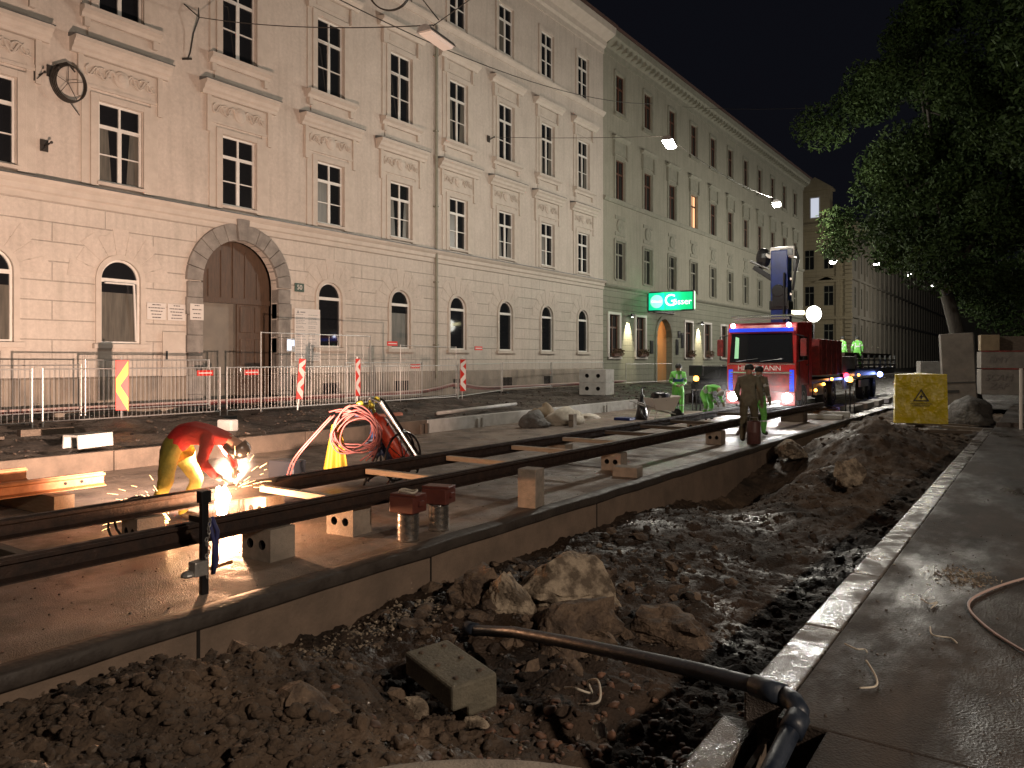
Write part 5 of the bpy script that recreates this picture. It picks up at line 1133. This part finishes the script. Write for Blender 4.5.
# ------------------------------------------------------------------ truck
TR = empty('crane_truck', (-8.45,28.0,0), 0, 'red crane truck with bright headlights, raised blue crane and long loaded bed', 'truck')
m = MB(); W = 1.25
m.prof([(0,.45),(0,1.75),(.10,2.95),(.22,3.25),(2.25,3.35),(2.25,.55),(1.7,.55),(1.7,1.0),(.75,1.0),(.75,.45)],-W,W,axis='x')
# profile given in (y,z)
m.build('cab', M['red'], TR, bevel=.05, seg=3)
m = MB(); m.add([(-1.14,-.008,1.80),(1.14,-.008,1.80),(1.08,.088,2.86),(-1.08,.088,2.86)],[(0,1,2,3)]); m.add([(-1.14,-.03,1.80),(1.14,-.03,1.80),(1.08,.066,2.86),(-1.08,.066,2.86)],[(0,1,2,3)]); m.build('windscreen', M['glass'], TR)
m = MB()
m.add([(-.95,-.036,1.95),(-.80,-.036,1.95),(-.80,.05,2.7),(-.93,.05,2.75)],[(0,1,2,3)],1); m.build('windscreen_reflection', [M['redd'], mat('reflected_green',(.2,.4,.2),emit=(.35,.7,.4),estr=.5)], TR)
m = MB(); m.tube([(-.9,-.05,1.85),(-.1,-.035,1.95)],.012,5); m.tube([(.0,-.05,1.85),(.8,-.035,1.95)],.012,5); m.build('wiper', M['black'], TR)
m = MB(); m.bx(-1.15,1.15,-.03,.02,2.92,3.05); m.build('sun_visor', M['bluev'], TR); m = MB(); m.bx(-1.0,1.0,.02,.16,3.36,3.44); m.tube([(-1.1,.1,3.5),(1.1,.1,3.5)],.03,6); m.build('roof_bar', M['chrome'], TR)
for x in (-1.0,1.0): m = MB(); m.ball((x,-.02,3.15),.085); m.build('roof_lamp', M['markw'], TR)
m = MB(); m.bx(-1.14,1.14,-.025,0,.98,1.40)
for z in (1.05,1.15,1.25,1.35): m.bx(-1.1,1.1,-.035,-.024,z,z+.02,0)
m.build('grille', [M['redd'], M['chrome']], TR); m = MB(); m.bx(-1.1,1.1,-.03,0,1.42,1.47); m.bx(-1.2,1.2,-.02,0,1.74,1.77); m.build('trim_strip', M['chrome'], TR)
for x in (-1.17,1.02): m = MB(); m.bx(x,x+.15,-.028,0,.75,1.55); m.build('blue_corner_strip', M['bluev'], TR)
text_mesh('name_lettering','HIERZMANN',.26,M['sign'],TR,(-.05,-.035,1.60),(PI/2,0,0),scale=(1.05,1,1))
m = MB(); m.bx(-1.25,1.25,-.14,.1,.28,.78); m.build('bumper', M['redd'], TR, bevel=.03); m = MB(); m.bx(-.26,.26,-.155,-.141,.42,.53); m.build('number_plate', M['sign'], TR)
for x in (-.98,.98): m = MB(); m.lathe([(0,0),(.17,0),(.15,.05),(0,.07)],(x,-.14,.56),16,Rx(PI/2)); m.build('headlight', M['headl'], TR)
for s_ in (-1,1):
    m = MB(); m.tube([(s_*1.22,.1,2.8),(s_*1.5,.0,2.75),(s_*1.5,.0,1.9),(s_*1.22,.1,1.85)],.02,6); mo = m.build('mirror_arm', M['black'], TR); m = MB(); m.box((s_*1.5,.02,2.35),(.22,.12,.62)); m.build('mirror', M['redd'], TR, bevel=.03)
    m = MB(); m.bx(min(s_*1.252,s_*1.26),max(s_*1.252,s_*1.26),.45,1.55,1.9,2.75); m.build('side_window', M['glass'], TR)
    m = MB(); m.bx(min(s_*1.251,s_*1.27),max(s_*1.251,s_*1.27),.35,.38,1.0,2.85); m.bx(min(s_*1.251,s_*1.27),max(s_*1.251,s_*1.27),1.65,1.68,1.0,2.85); m.bx(min(s_*1.251,s_*1.28),max(s_*1.251,s_*1.28),1.4,1.58,1.7,1.75); m.build('door_seam', M['black'], TR)
def twheel(x, y, r=.50):
    m = MB(); m.lathe([(r*.55,-.14),(r*.95,-.15),(r,-.1),(r,.1),(r*.95,.15),(r*.55,.14)],(0,0,0),24,Ry(PI/2)); w_ = m.build('wheel', M['rubber'], TR, loc=(x,y,r)); m = MB(); m.lathe([(0,0),(r*.2,.03),(r*.3,-.03),(r*.54,.02),(r*.56,.0)],(.13 if x > 0 else -.13,0,0),16,Ry(PI/2 if x > 0 else -PI/2)); m.build('rim', M['galv'], w_)
for y in (1.22,4.6,6.0,12.5,13.9,15.3):
    for x in (-1.05,1.05): twheel(x,y)
m = MB(); m.bx(-.45,.45,.8,9.0,.7,1.05); m.bx(-1.15,-.95,8.5,22,1.15,1.40); m.bx(.95,1.15,8.5,22,1.15,1.40); m.bx(-1.2,1.2,2.4,9.0,1.05,1.15); m.build('chassis', M['black'], TR)
m = MB(); m.bx(-1.25,1.25,3.4,7.4,1.30,2.72); 
for k in range(5): m.bx(1.25,1.29,3.5+k*.9,3.6+k*.9,1.3,2.72)
m.build('body_box', M['redd'], TR, bevel=.02)
m = MB(); m.bx(-1.25,1.25,7.5,10.2,1.30,2.05); m.build('grey_locker', mat('grey_steel',(.16,.16,.14),(.11,.11,.10),rough=.5), TR, bevel=.02)
m = MB(); m.bx(-1.25,1.25,8.5,22,1.40,1.50)
for z in (1.62,1.86): m.bx(1.20,1.25,10.3,22,z,z+.08)
for k in range(8): m.bx(1.18,1.27,10.4+k*1.6,10.5+k*1.6,1.45,2.15)
for z in (1.62,1.86): m.bx(-1.25,-1.20,10.3,22,z,z+.08)
m.build('bed', M['black'], TR)
m = MB(); m.bx(-.9,1.0,10.4,21.8,2.02,2.10); 
for x in (-.9,-.5,-.1,.3,.7): m.bx(x,x+.14,10.0,23,2.10,2.26)
m.build('load_rack', M['darksteel'], TR)
m = MB(); m.bx(1.15,1.25,11.5,13.5,.62,.95); m.bx(1.15,1.25,7.9,9.4,.62,1.05); m.bx(1.1,1.25,3.0,4.0,.55,1.0); m.build('side_guard', M['galv'], TR)
for y,z,mm in ((2.6,.75,'amber'),(3.9,.95,'amber'),(5.3,1.12,'amber'),(10.8,1.2,'amber')):
    m = MB(); m.ball((1.29,y,z),.06); m.build('side_marker_lamp', M[mm], TR)
m = MB(); m.ball((1.33,7.9,1.22),.12); m.build('tail_lamp', M['markr'], TR); m = MB(); m.ball((1.38,7.9,1.08),.11); m.build('blue_beacon', M['markb'], TR); m = MB(); m.ball((1.33,16.2,1.15),.14); m.build('rear_beacon', M['markb'], TR)
# crane (blue), folded upright behind the cab
cr = MB(); cr.box((-.10,3.0,2.2),(.7,.6,2.4)); cr.box((-.10,3.0,4.75),(.66,.62,2.9)); crane = cr.build('crane_column', M['blue'], TR, bevel=.04)
m = MB(); m.box((-.05,2.66,4.35),(.58,.12,.75)); m.lathe([(.24,-.1),(.26,0),(.24,.1)],(-.12,2.68,4.6),16,Rx(PI/2)); m.tube([(.1,2.62,3.4),(.12,2.62,5.3)],.05,8); m.box((-.1,3.0,4.05),(.74,.7,.35)); m.build('crane_joint', M['black'], crane, bevel=.03)
m = MB(); m.box((.0,2.98,6.12),(.95,.5,.42)); m.box((-.62,2.9,6.05),(.5,.3,.14),Ry(.5)); m.build('crane_head', M['tapew'], crane, bevel=.05); m = MB(); m.box((.18,2.72,6.1),(.5,.04,.28)); m.ball((-.78,2.95,5.95),(.30,.25,.42)); m.box((-.75,2.9,5.35),(.95,.18,.20),Ry(.62)); m.tube([(.5,2.8,6.2),(.62,2.8,5.8),(.5,2.75,5.3),(.42,2.7,4.6)],.05,8); m.box((.46,2.95,5.6),(.14,.3,.5)); m.build('crane_motor', M['black'], crane, bevel=.03)
m = MB(); m.tube([(-.55,2.85,5.5),(-1.25,2.8,5.85)],.05,8); m.tube([(.36,2.66,5.0),(.36,2.66,5.08)],.05,8); m.tube([(.36,2.66,4.4),(.36,2.66,4.5)],.05,8); m.build('crane_rod', M['chrome'], crane)
lamp('headlight_beam','SPOT',(-9.43,27.78,.62),380,(1,.96,.92),.12,(math.radians(83),0,PI),None,100); lamp('headlight_beam','SPOT',(-7.47,27.78,.62),900,(1,.96,.92),.12,(math.radians(80),0,PI-.15),None,100)
vm2 = bpy.data.materials.new('thin_bloom_mist'); vm2.use_nodes = True; vn = vm2.node_tree; vn.nodes.remove(vn.nodes['Principled BSDF']); pv = vn.nodes.new('ShaderNodeVolumePrincipled')
pv.inputs['Color'].default_value = (.9,.9,.9,1); pv.inputs['Density'].default_value = .035; vn.links.new(pv.outputs[0], vn.nodes['Material Output'].inputs['Volume'])
m = MB(); m.ball((-8.45,26.9,.75),(2.1,.85,1.0),n=20,m=12); tag(m.build('headlight_bloom_mist', vm2, smooth=True), kind='stuff')  # volume added before the truck to give the headlights a bloom
for x, g_ in ((-9.43,7),(-7.47,24)): lamp('headlight_glow','POINT',(x,27.70,.56),g_,(1,.96,.93),.10)  # extra point lamps that make the added mist glow round each headlight
# balloon work lamp
t = empty('balloon_work_lamp', (-9.0,38.1,0), 0, 'round glowing white balloon lamp on a mast above the truck bed', 'work lamp')
m = MB(); m.ball((0,0,4.08),(.34,.34,.38),n=24,m=14); m.build('balloon', M['globe'], t, smooth=True); m = MB(); m.tube([(0,0,1.5),(0,0,3.72)],.03,8); m.build('mast', M['black'], t); m = MB(); m.tube([(-.4,-.1,4.15),(-1.05,-.3,4.18)],.10,8); m.build('side_tube', mat('glowing_tube',(1,.95,.6),emit=(1,.9,.5),estr=1.6), t)
lamp('balloon_light','POINT',(-8.55,37.7,4.1),520,(1,.95,.80),.3)
# beacons on stands
for i,(x,y,l) in enumerate(((-5.75,29.6,'amber warning light on a short black stand right of the truck headlight'),(-10.8,27.8,'amber warning light on a dark stand left of the truck'))):
    z0 = 0; t = empty('warning_beacon', (x,y,z0), .2, l, 'beacon', 'amber beacons on stands'); m = MB(); m.tube([(0,0,0),(0,0,1.0)],.03,8); m.tube([(-.14,0,0),(-.14,0,.8),(.14,0,.8),(.14,0,0)],.025,6); m.box((0,0,1.05),(.2,.16,.14)); m.build('stand', M['black'], t); m = MB(); m.ball((0,-.03,1.2),(.10,.10,.11)); m.build('lens', M['amber'], t)
    if i: m = MB(); m.box((0,0,1.5),(.5,.3,.4)); m.tube([(0,0,1.2),(0,0,1.7)],.04,6); m.build('battery_box', M['black'], t, bevel=.05)
# dark parked car behind
CAR = empty('parked_car', (-12.3,35.5,-.03), 0, 'dark parked van half hidden left of the red truck', 'van')
m = MB(); m.prof([(-2.2,.3),(-2.2,.9),(-1.9,1.05),(-1.1,1.65),(1.9,1.7),(2.2,1.0),(2.2,.3)],-.9,.9,axis='x'); m.build('body', M['carpaint'], CAR, bevel=.06, seg=3)
m = MB(); m.add([(-.8,-1.98,1.07),(.8,-1.98,1.07),(.72,-1.15,1.6),(-.72,-1.15,1.6)],[(0,1,2,3)]); m.build('windscreen', M['glass'], CAR, loc=(0,-.03,.03)); m = MB(); m.bx(-.85,.85,-2.22,-2.2,.55,.62); m.build('tail_trim', M['chrome'], CAR)
for y in (-1.4,1.4):
    for x in (-.85,.85): m = MB(); m.lathe([(.1,-.1),(.32,-.1),(.33,.1),(.1,.1)],(0,0,0),18,Ry(PI/2)); m.build('wheel', M['rubber'], CAR, loc=(x,y,.32))
# gear on slab before the truck
for i,(x,y,d,l) in enumerate(((-6.4,24.6,(.7,.5,.32),'dark steel crate on the slab below the right headlight'),(-5.9,26.2,(1.2,.4,.14),'flat pale bundle on the slab right of the truck'),(-5.7,27.0,(.9,.4,.2),'low pale block bundle at the slab end'),(-7.0,22.6,(.3,.3,.25),'dark small crate before the truck bumper'))):
    m = MB(); m.box((x,y,d[2]/2),d,Rz(.1*i)); tag(m.build('site_crate', M['darkwood'] if i in (0,3) else M['blockgrey'], bevel=.02), l, 'crate')
for i in range(5):
    m = MB(); m.box((-5.95,31+i*2.4,.1),(.5,1.7,.22),Rz(.02*i)); tag(m.build('concrete_beam', M['blockgrey'], bevel=.02),'%s low concrete beam beside the truck bed' % ['nearest','second','third','fourth','farthest'][i],'beam','concrete beams beside the truck')

# ------------------------------------------------------------------ people
def person(loc, rz, J, mats, label, headgear='cap', stripes=True, hold=None, hgm=None, band=False, hiv=True):
    t = empty('person', loc, rz, label, 'person')
    names = list(J.keys()); idx = {k: i for i, k in enumerate(names)}
    E = [('pelvis','spine'),('spine','chest'),('chest','neck'),('neck','head'),('head','crown'),
         ('chest','shl'),('shl','ell'),('ell','wrl'),('wrl','hal'),('chest','shr'),('shr','elr'),('elr','wrr'),('wrr','har'),
         ('pelvis','hil'),('hil','knl'),('knl','anl'),('anl','tol'),('pelvis','hir'),('hir','knr'),('knr','anr'),('anr','tor')]
    R = dict(pelvis=.150,spine=.145,chest=.155,neck=.062,head=.088,crown=.080,shl=.078,ell=.056,wrl=.042,hal=.038,hil=.105,knl=.072,anl=.056,tol=.045)
    for k in R: R[k] *= 1.13 if k not in ('neck','head','crown','wrl','hal') else 1.0
    for k in list(R):
        if k.endswith('l') and len(k) == 3: R[k[:-1]+'r'] = R[k]
    me = bpy.data.meshes.new('body'); me.from_pydata([J[k] for k in names], [(idx[a], idx[b]) for a, b in E], [])
    o = bpy.data.objects.new('tmp_body', me); col.objects.link(o); sk = o.modifiers.new('skin', 'SKIN'); sb = o.modifiers.new('sub', 'SUBSURF'); sb.levels = 2; sb.render_levels = 2
    for i, k in enumerate(names): me.skin_vertices[0].data[i].radius = (R[k], R[k]*(1.0 if k not in ('chest','spine','pelvis') else .95))
    me.skin_vertices[0].data[idx['pelvis']].use_root = True
    dg = bpy.context.evaluated_depsgraph_get(); nm_ = bpy.data.meshes.new_from_object(o.evaluated_get(dg)); bpy.data.objects.remove(o)
    mb = MB(); V = [v.co.copy() for v in nm_.vertices]; seg = [(a,b,Vector(J[a]),Vector(J[b])) for a,b in E]
    fs = []; ms = []
    for p in nm_.polygons:
        c = sum((V[i] for i in p.vertices), Vector())/len(p.vertices); best = None
        for a,b,A,B in seg:
            ab = B-A; t_ = max(0,min(1,(c-A).dot(ab)/ab.length_squared)); d = (c-A-ab*t_).length/((R[a]*(1-t_)+R[b]*t_))
            if best is None or d < best[0]: best = (d,a,b,t_)
        _,a,b,t_ = best; mi = 0
        if b in ('head','crown') or a == 'head': mi = 2
        elif a in ('wrl','wrr'): mi = 3
        elif a in ('anl','anr'): mi = 4
        elif a in ('pelvis',) and b != 'spine' or a in ('hil','hir','knl','knr'): mi = 1
        if stripes:
            if a in ('knl','knr') and (.25 < t_ < .40): mi = 5
            if a == 'spine' and .1 < t_ < .35: mi = 5
            if a in ('ell','elr','shl','shr') and .45 < t_ < .62: mi = 5
            if a == 'pelvis' and b == 'spine' and t_ > .55 and t_ < .8: mi = 5
        if stripes and hiv and a in ('spine','chest') and b in ('chest','neck') and .06 < abs(c.x) < .105: mi = 5
        if band and a == 'spine' and t_ < .55: mi = 6
        fs.append(tuple(p.vertices)); ms.append(mi)
    cloth = set(i for p, q in zip(fs, ms) if q in (0,1,5,6) for i in p)
    for i in cloth: V[i] = V[i]+.014*noise.noise_vector(V[i]*9+Vector((3,1,7)))+.007*noise.noise_vector(V[i]*22)
    mb.v = [tuple(v) for v in V]; mb.f = fs; mb.m = ms
    H = Vector(J['head']); C = Vector(J['crown']); up = (C-H).normalized(); fw = Vector(J.get('_face', (0,-1,0))) if False else FACE
    fw = (fw-up*fw.dot(up)).normalized(); sd = up.cross(fw)
    mid = H.lerp(C,.35)
    mb.ball(mid+fw*.088,(.014,.014,.022),None,8,6,2)
    mb.ball(mid+fw*.072-up*.045,(.026,.012,.008),None,8,6,2)
    for s_ in (-1,1):
        mb.ball(mid+sd*s_*.085,(.012,.022,.03),None,8,6,2); mb.ball(mid+fw*.080+sd*s_*.032+up*.025,.010,None,8,6,4)
    # fingers
    for w_, h_ in (('wrl','hal'),('wrr','har')):
        A = Vector(J[w_]); B = Vector(J[h_]); d = (B-A).normalized(); s_ = d.cross(Vector((0,0,1)))
        s_ = s_.normalized() if s_.length > .1 else Vector((1,0,0)); n_ = d.cross(s_)
        for k, L_ in enumerate((.060,.072,.068,.052)):
            o_ = B+s_*(-.027+.018*k); mb.tube([o_-d*.02,o_+d*L_*.45,o_+d*L_*.8+n_*.018,o_+d*L_*.9+n_*.04],[.011,.010,.009,.007],6,3)
        mb.tube([A.lerp(B,.4)-s_*.02,A.lerp(B,.75)-s_*.055,B-s_*.06+d*.02+n_*.015],[.013,.011,.009],6,3)
    mb.build('body', mats, t, smooth=True)
    cap = MB(); rot = Matrix((sd, fw, up)).transposed(); cc = H.lerp(C,.55)
    if headgear == 'hair': cap.lathe([(.101,-.06),(.110,.0),(.098,.05),(.06,.085),(.01,.10)],cc-fw*.012,16,rot); cap.build('hair', hgm or M['ink'], t, smooth=True)
    elif headgear == 'cap': cap.lathe([(.104,-.03),(.110,.02),(.098,.065),(.06,.095),(.01,.108)],cc,16,rot); cap.box(cc+fw*.12+up*.0,(.13,.10,.014),rot); cap.build('cap', hgm or M['ink'], t, smooth=True)
    elif headgear == 'mask': cap.lathe([(.108,-.05),(.114,.0),(.102,.06),(.06,.10),(.01,.112)],cc,16,rot); cap.box(cc+fw*.09-up*.05,(.17,.06,.2),rot); cap.build('welding_hood', hgm or M['black'], t, smooth=True)
    return t
skin = mat('skin',(.42,.24,.17),rough=.55); glove = mat('leather_glove',(.32,.25,.18),(.22,.17,.12),rough=.8,scale=20); boot = mat('work_boot',(.03,.024,.02),rough=.6)
hv = mat('hivis_green_cloth',(.22,.68,.13),(.15,.52,.10),rough=.7,scale=9,bump=.4,bscale=14,bdist=.05); refl = mat('silver_reflective_tape',(.55,.60,.60),rough=.35); navy = mat('navy_blue_cloth',(.03,.08,.20),rough=.8)
redc = mat('red_work_shirt',(.50,.02,.015),(.40,.015,.012),rough=.8,scale=9,bump=.5,bscale=9,bdist=.06); yel = mat('yellow_work_trousers',(.30,.25,.035),(.20,.17,.03),rough=.8,scale=9,bump=.5,bscale=10,bdist=.05); khaki = mat('dusty_khaki_cloth',(.21,.20,.15),(.15,.14,.10),rough=.85,scale=8,bump=.5,bscale=12,bdist=.05)
khaki2 = mat('khaki_trousers',(.15,.135,.085),(.11,.095,.06),rough=.85,scale=8,bump=.5,bscale=12,bdist=.05)
# welder: bent forward over the rear rail. Local frame = world axes.
FACE = Vector((.25,.25,-1))
B_ = Vector((-8.15,5.05,0))
def rel(p): return tuple(Vector(p)-B_)
JW = dict(pelvis=rel((-8.14,5.02,.96)), spine=rel((-8.03,5.12,1.09)), chest=rel((-7.83,5.30,1.07)), neck=rel((-7.70,5.42,.98)), head=rel((-7.64,5.475,.93)), crown=rel((-7.58,5.53,.83)),
 shl=rel((-7.72,5.16,1.03)), ell=rel((-7.62,5.02,.76)), wrl=rel((-7.56,5.17,.60)), hal=rel((-7.53,5.22,.57)),
 shr=rel((-7.96,5.44,1.03)), elr=rel((-7.93,5.60,.80)), wrr=rel((-7.76,5.55,.64)), har=rel((-7.71,5.50,.60)),
 hil=rel((-8.07,4.92,.90)), knl=rel((-8.02,4.82,.50)), anl=rel((-8.20,4.75,.09)), tol=rel((-8.02,4.86,.05)),
 hir=rel((-8.25,5.12,.90)), knr=rel((-8.10,5.28,.52)), anr=rel((-8.38,5.25,.09)), tor=rel((-8.20,5.35,.05)))
person(tuple(B_),0,JW,[redc,yel,skin,glove,boot,refl],'worker in red shirt and yellow trousers bent double over the welding arc','mask',False)
m = MB(); m.tube([(-7.70,5.50,.62),(-7.60,5.46,.60),(-7.52,5.38,.53)],.012,6); m.box((-7.66,5.49,.615),(.10,.04,.04)); tag(m.build('welding_torch', M['black'], bevel=.004),'small black welding torch held by the worker in red','torch')
# standing hi-vis worker
def stand(scale=1.0, lean=0, arms='down', stride=.0):
    J = dict(pelvis=(0,0,.95),spine=(0,-.02+lean*.3,1.13),chest=(0,-.01+lean,1.36),neck=(0,-.03+lean,1.51),head=(0,-.05+lean,1.60),crown=(0,-.06+lean,1.70),
     shl=(.19,lean,1.41),shr=(-.19,lean,1.41),hil=(.10,0,.90),knl=(.12,-.04,.50),anl=(.13,.02,.09),tol=(.15,-.13,.045),hir=(-.10,0,.90),knr=(-.12,-.03-stride,.50),anr=(-.13,.02-stride,.09),tor=(-.15,-.13-stride,.045))
    if arms == 'down': J.update(ell=(.27,.03,1.13),wrl=(.27,-.08,.90),hal=(.265,-.11,.84),elr=(-.27,.03,1.13),wrr=(-.27,-.08,.90),har=(-.265,-.11,.84))
    if arms == 'front': J.update(ell=(.25,.0,1.14),wrl=(.12,-.24,1.05),hal=(.07,-.30,1.04),elr=(-.25,.0,1.14),wrr=(-.10,-.25,1.02),har=(-.05,-.31,1.01))
    if arms == 'hold': J.update(ell=(.26,.0,1.13),wrl=(.26,-.18,.96),hal=(.26,-.24,.94),elr=(-.27,.03,1.13),wrr=(-.27,-.10,.90),har=(-.265,-.13,.84))
    return {k: tuple(c*scale for c in v) for k, v in J.items()}
FACE = Vector((0,-1,-.35))
person((-10.25,24.7,0),math.radians(35),stand(1.02,-.05,'front'),[hv,hv,skin,glove,boot,refl,navy],'worker in bright green hi-vis suit standing left of the truck','hair',hgm=M['ink'],band=True)
FACE = Vector((0,-.4,-1))
JB = dict(pelvis=(0,.18,.88),spine=(0,.02,1.02),chest=(0,-.22,1.05),neck=(0,-.36,.99),head=(0,-.44,.93),crown=(0,-.50,.85),
 shl=(.18,-.22,1.02),ell=(.24,-.26,.74),wrl=(.16,-.42,.56),hal=(.14,-.46,.51),shr=(-.18,-.22,1.02),elr=(-.24,-.26,.74),wrr=(-.16,-.42,.56),har=(-.14,-.46,.51),
 hil=(.11,.16,.83),knl=(.16,.02,.47),anl=(.17,.14,.09),tol=(.18,-.02,.045),hir=(-.11,.16,.83),knr=(-.16,-.04,.47),anr=(-.17,.08,.09),tor=(-.18,-.08,.045))
person((-8.75,23.6,0),math.radians(70),JB,[hv,hv,skin,glove,boot,refl],'worker in green hi-vis suit bending down beside the left headlight','cap',hgm=mat('white_cap',(.5,.5,.5),rough=.7))
FACE = Vector((0,-1,-.2))
person((-5.62,17.7,0),math.radians(185),stand(1.03,.0,'hold',.12),[khaki,khaki2,skin,glove,boot,khaki],'worker in dusty khaki seen from behind standing before the truck','cap')
person((-5.95,19.5,0),math.radians(165),stand(1.0,.0,'down',.05),[khaki,hv,skin,glove,boot,refl],'worker in green trousers mostly hidden behind the khaki worker','hair')
t = empty('steel_drum', (-5.42,17.45,0), 0, 'dark reddish metal can standing at the khaki worker legs', 'can'); m = MB(); m.lathe([(.14,0),(.15,.01),(.15,.26),(.154,.27),(.15,.28),(.15,.50),(.14,.52),(.03,.53)],(0,0,0),20); m.build('shell', mat('dull_red_drum',(.12,.05,.045),rough=.5), t, smooth=True); m = MB(); m.tube([(-.1,0,.52),(-.08,0,.60),(.08,0,.60),(.1,0,.52)],.01,6); m.build('handle', M['galv'], t)
FACE = Vector((0,-1,-.1))
person((-8.3,40.8,1.50),math.radians(150),stand(.9,.0,'down'),[hv,hv,skin,glove,boot,refl],'left of two tiny hi-vis workers standing on the truck bed','hair')
person((-7.7,41.4,1.50),math.radians(200),stand(.9,.0,'down'),[hv,hv,skin,glove,boot,refl],'right of two tiny hi-vis workers standing on the truck bed','hair')

# ------------------------------------------------------------------ trees
def tree(base, h, crown, trunk_r, label, seed, nleaf, limbs=7, lean=(0,0), lsz=.16):
    random.seed(seed); t = empty('broadleaf_tree', base, 0, label, 'tree', 'trees on the right'); m = MB(); B0 = Vector((0,0,-.2)); clumps = []
    th = h*.26; top = Vector((lean[0],lean[1],th)); m.tube([B0,B0.lerp(top,.5)+Vector((.05,0,0)),top],[trunk_r*1.25,trunk_r,trunk_r*.85],12)
    cx, cyy, cz, rx, ry, rz_ = crown
    for k in range(limbs):
        a = 2*PI*k/limbs+random.uniform(-.3,.3); tgt = Vector((cx+rx*.62*math.cos(a)*random.uniform(.5,1), cyy+ry*.62*math.sin(a)*random.uniform(.5,1), cz+rz_*random.uniform(-.4,.8)))
        P = []; mid = top.lerp(tgt,.5)+Vector((random.uniform(-.5,.5),random.uniform(-.5,.5),random.uniform(.2,1.2)))
        for i in range(9):
            u = i/8; P.append(top*(1-u)**2+mid*2*u*(1-u)+tgt*u*u)
        m.tube(P,trunk_r*.5,8,r2=trunk_r*.09); clumps.append((tgt,random.uniform(1.0,1.7)))
        for q in range(4):
            s0 = P[3+q]; d = Vector((random.gauss(0,1),random.gauss(0,1),random.gauss(.3,.6))).normalized()*random.uniform(1.2,2.6); m.tube([s0,s0+d*.5+Vector((0,0,.2)),s0+d],trunk_r*.16,6,r2=trunk_r*.04); clumps.append((s0+d,random.uniform(.7,1.3)))
    m.build('trunk', M['bark'], t, smooth=True)
    for k in range(int(85)):
        while True:
            u = Vector((random.uniform(-1,1),random.uniform(-1,1),random.uniform(-1,1)))
            if .25 < u.length < 1: break
        p = Vector((cx+rx*u.x, cyy+ry*u.y, cz+rz_*u.z)); clumps.append((p,random.uniform(.7,1.5)))
    m = MB(); tot = sum(c[1]**2 for c in clumps)
    for c, r in clumps:
        for i in range(int(nleaf*r*r/tot)):
            d = Vector((random.gauss(0,1),random.gauss(0,1),random.gauss(0,1))).normalized()*r*(random.random()**.45)
            d.z *= .75; p = c+d; 
            nn = Vector((random.gauss(0,1),random.gauss(0,1),random.gauss(.6,1))).normalized(); a = nn.orthogonal().normalized(); a = (a*math.cos(i)+nn.cross(a)*math.sin(i))*lsz*random.uniform(.6,1.2); b = nn.cross(a)*.42
            m.add([p-a,p-b*.9,p+a,p+b*.9],[(0,1,2,3)])
    m.build('crown', M['leaf'], t)
tree((-2.4,37.0,.2),17,(-.3,.5,11.0,6.1,5.2,7.4),.30,'big dark leafy street tree whose leaning trunk rises behind the tall crate',41,115000,8,(-1.0,.2),lsz=.12)
tree((1.0,34.0,.2),18,(.8,0,10.2,4.6,4.6,7.6),.30,'big dark leafy tree at the right frame edge behind the brown boxes',42,80000,7,(.2,.1),lsz=.12)
tree((-.5,60,.2),15,(-.6,0,7.6,4.8,4.5,5.6),.35,'smaller far tree between the street lamps and the big trees',43,22000,6,lsz=.17)
tree((3.5,28.0,.2),17,(0,0,10.5,4.2,4.2,6.5),.4,'dark tree beyond the right frame edge',44,16000,6)
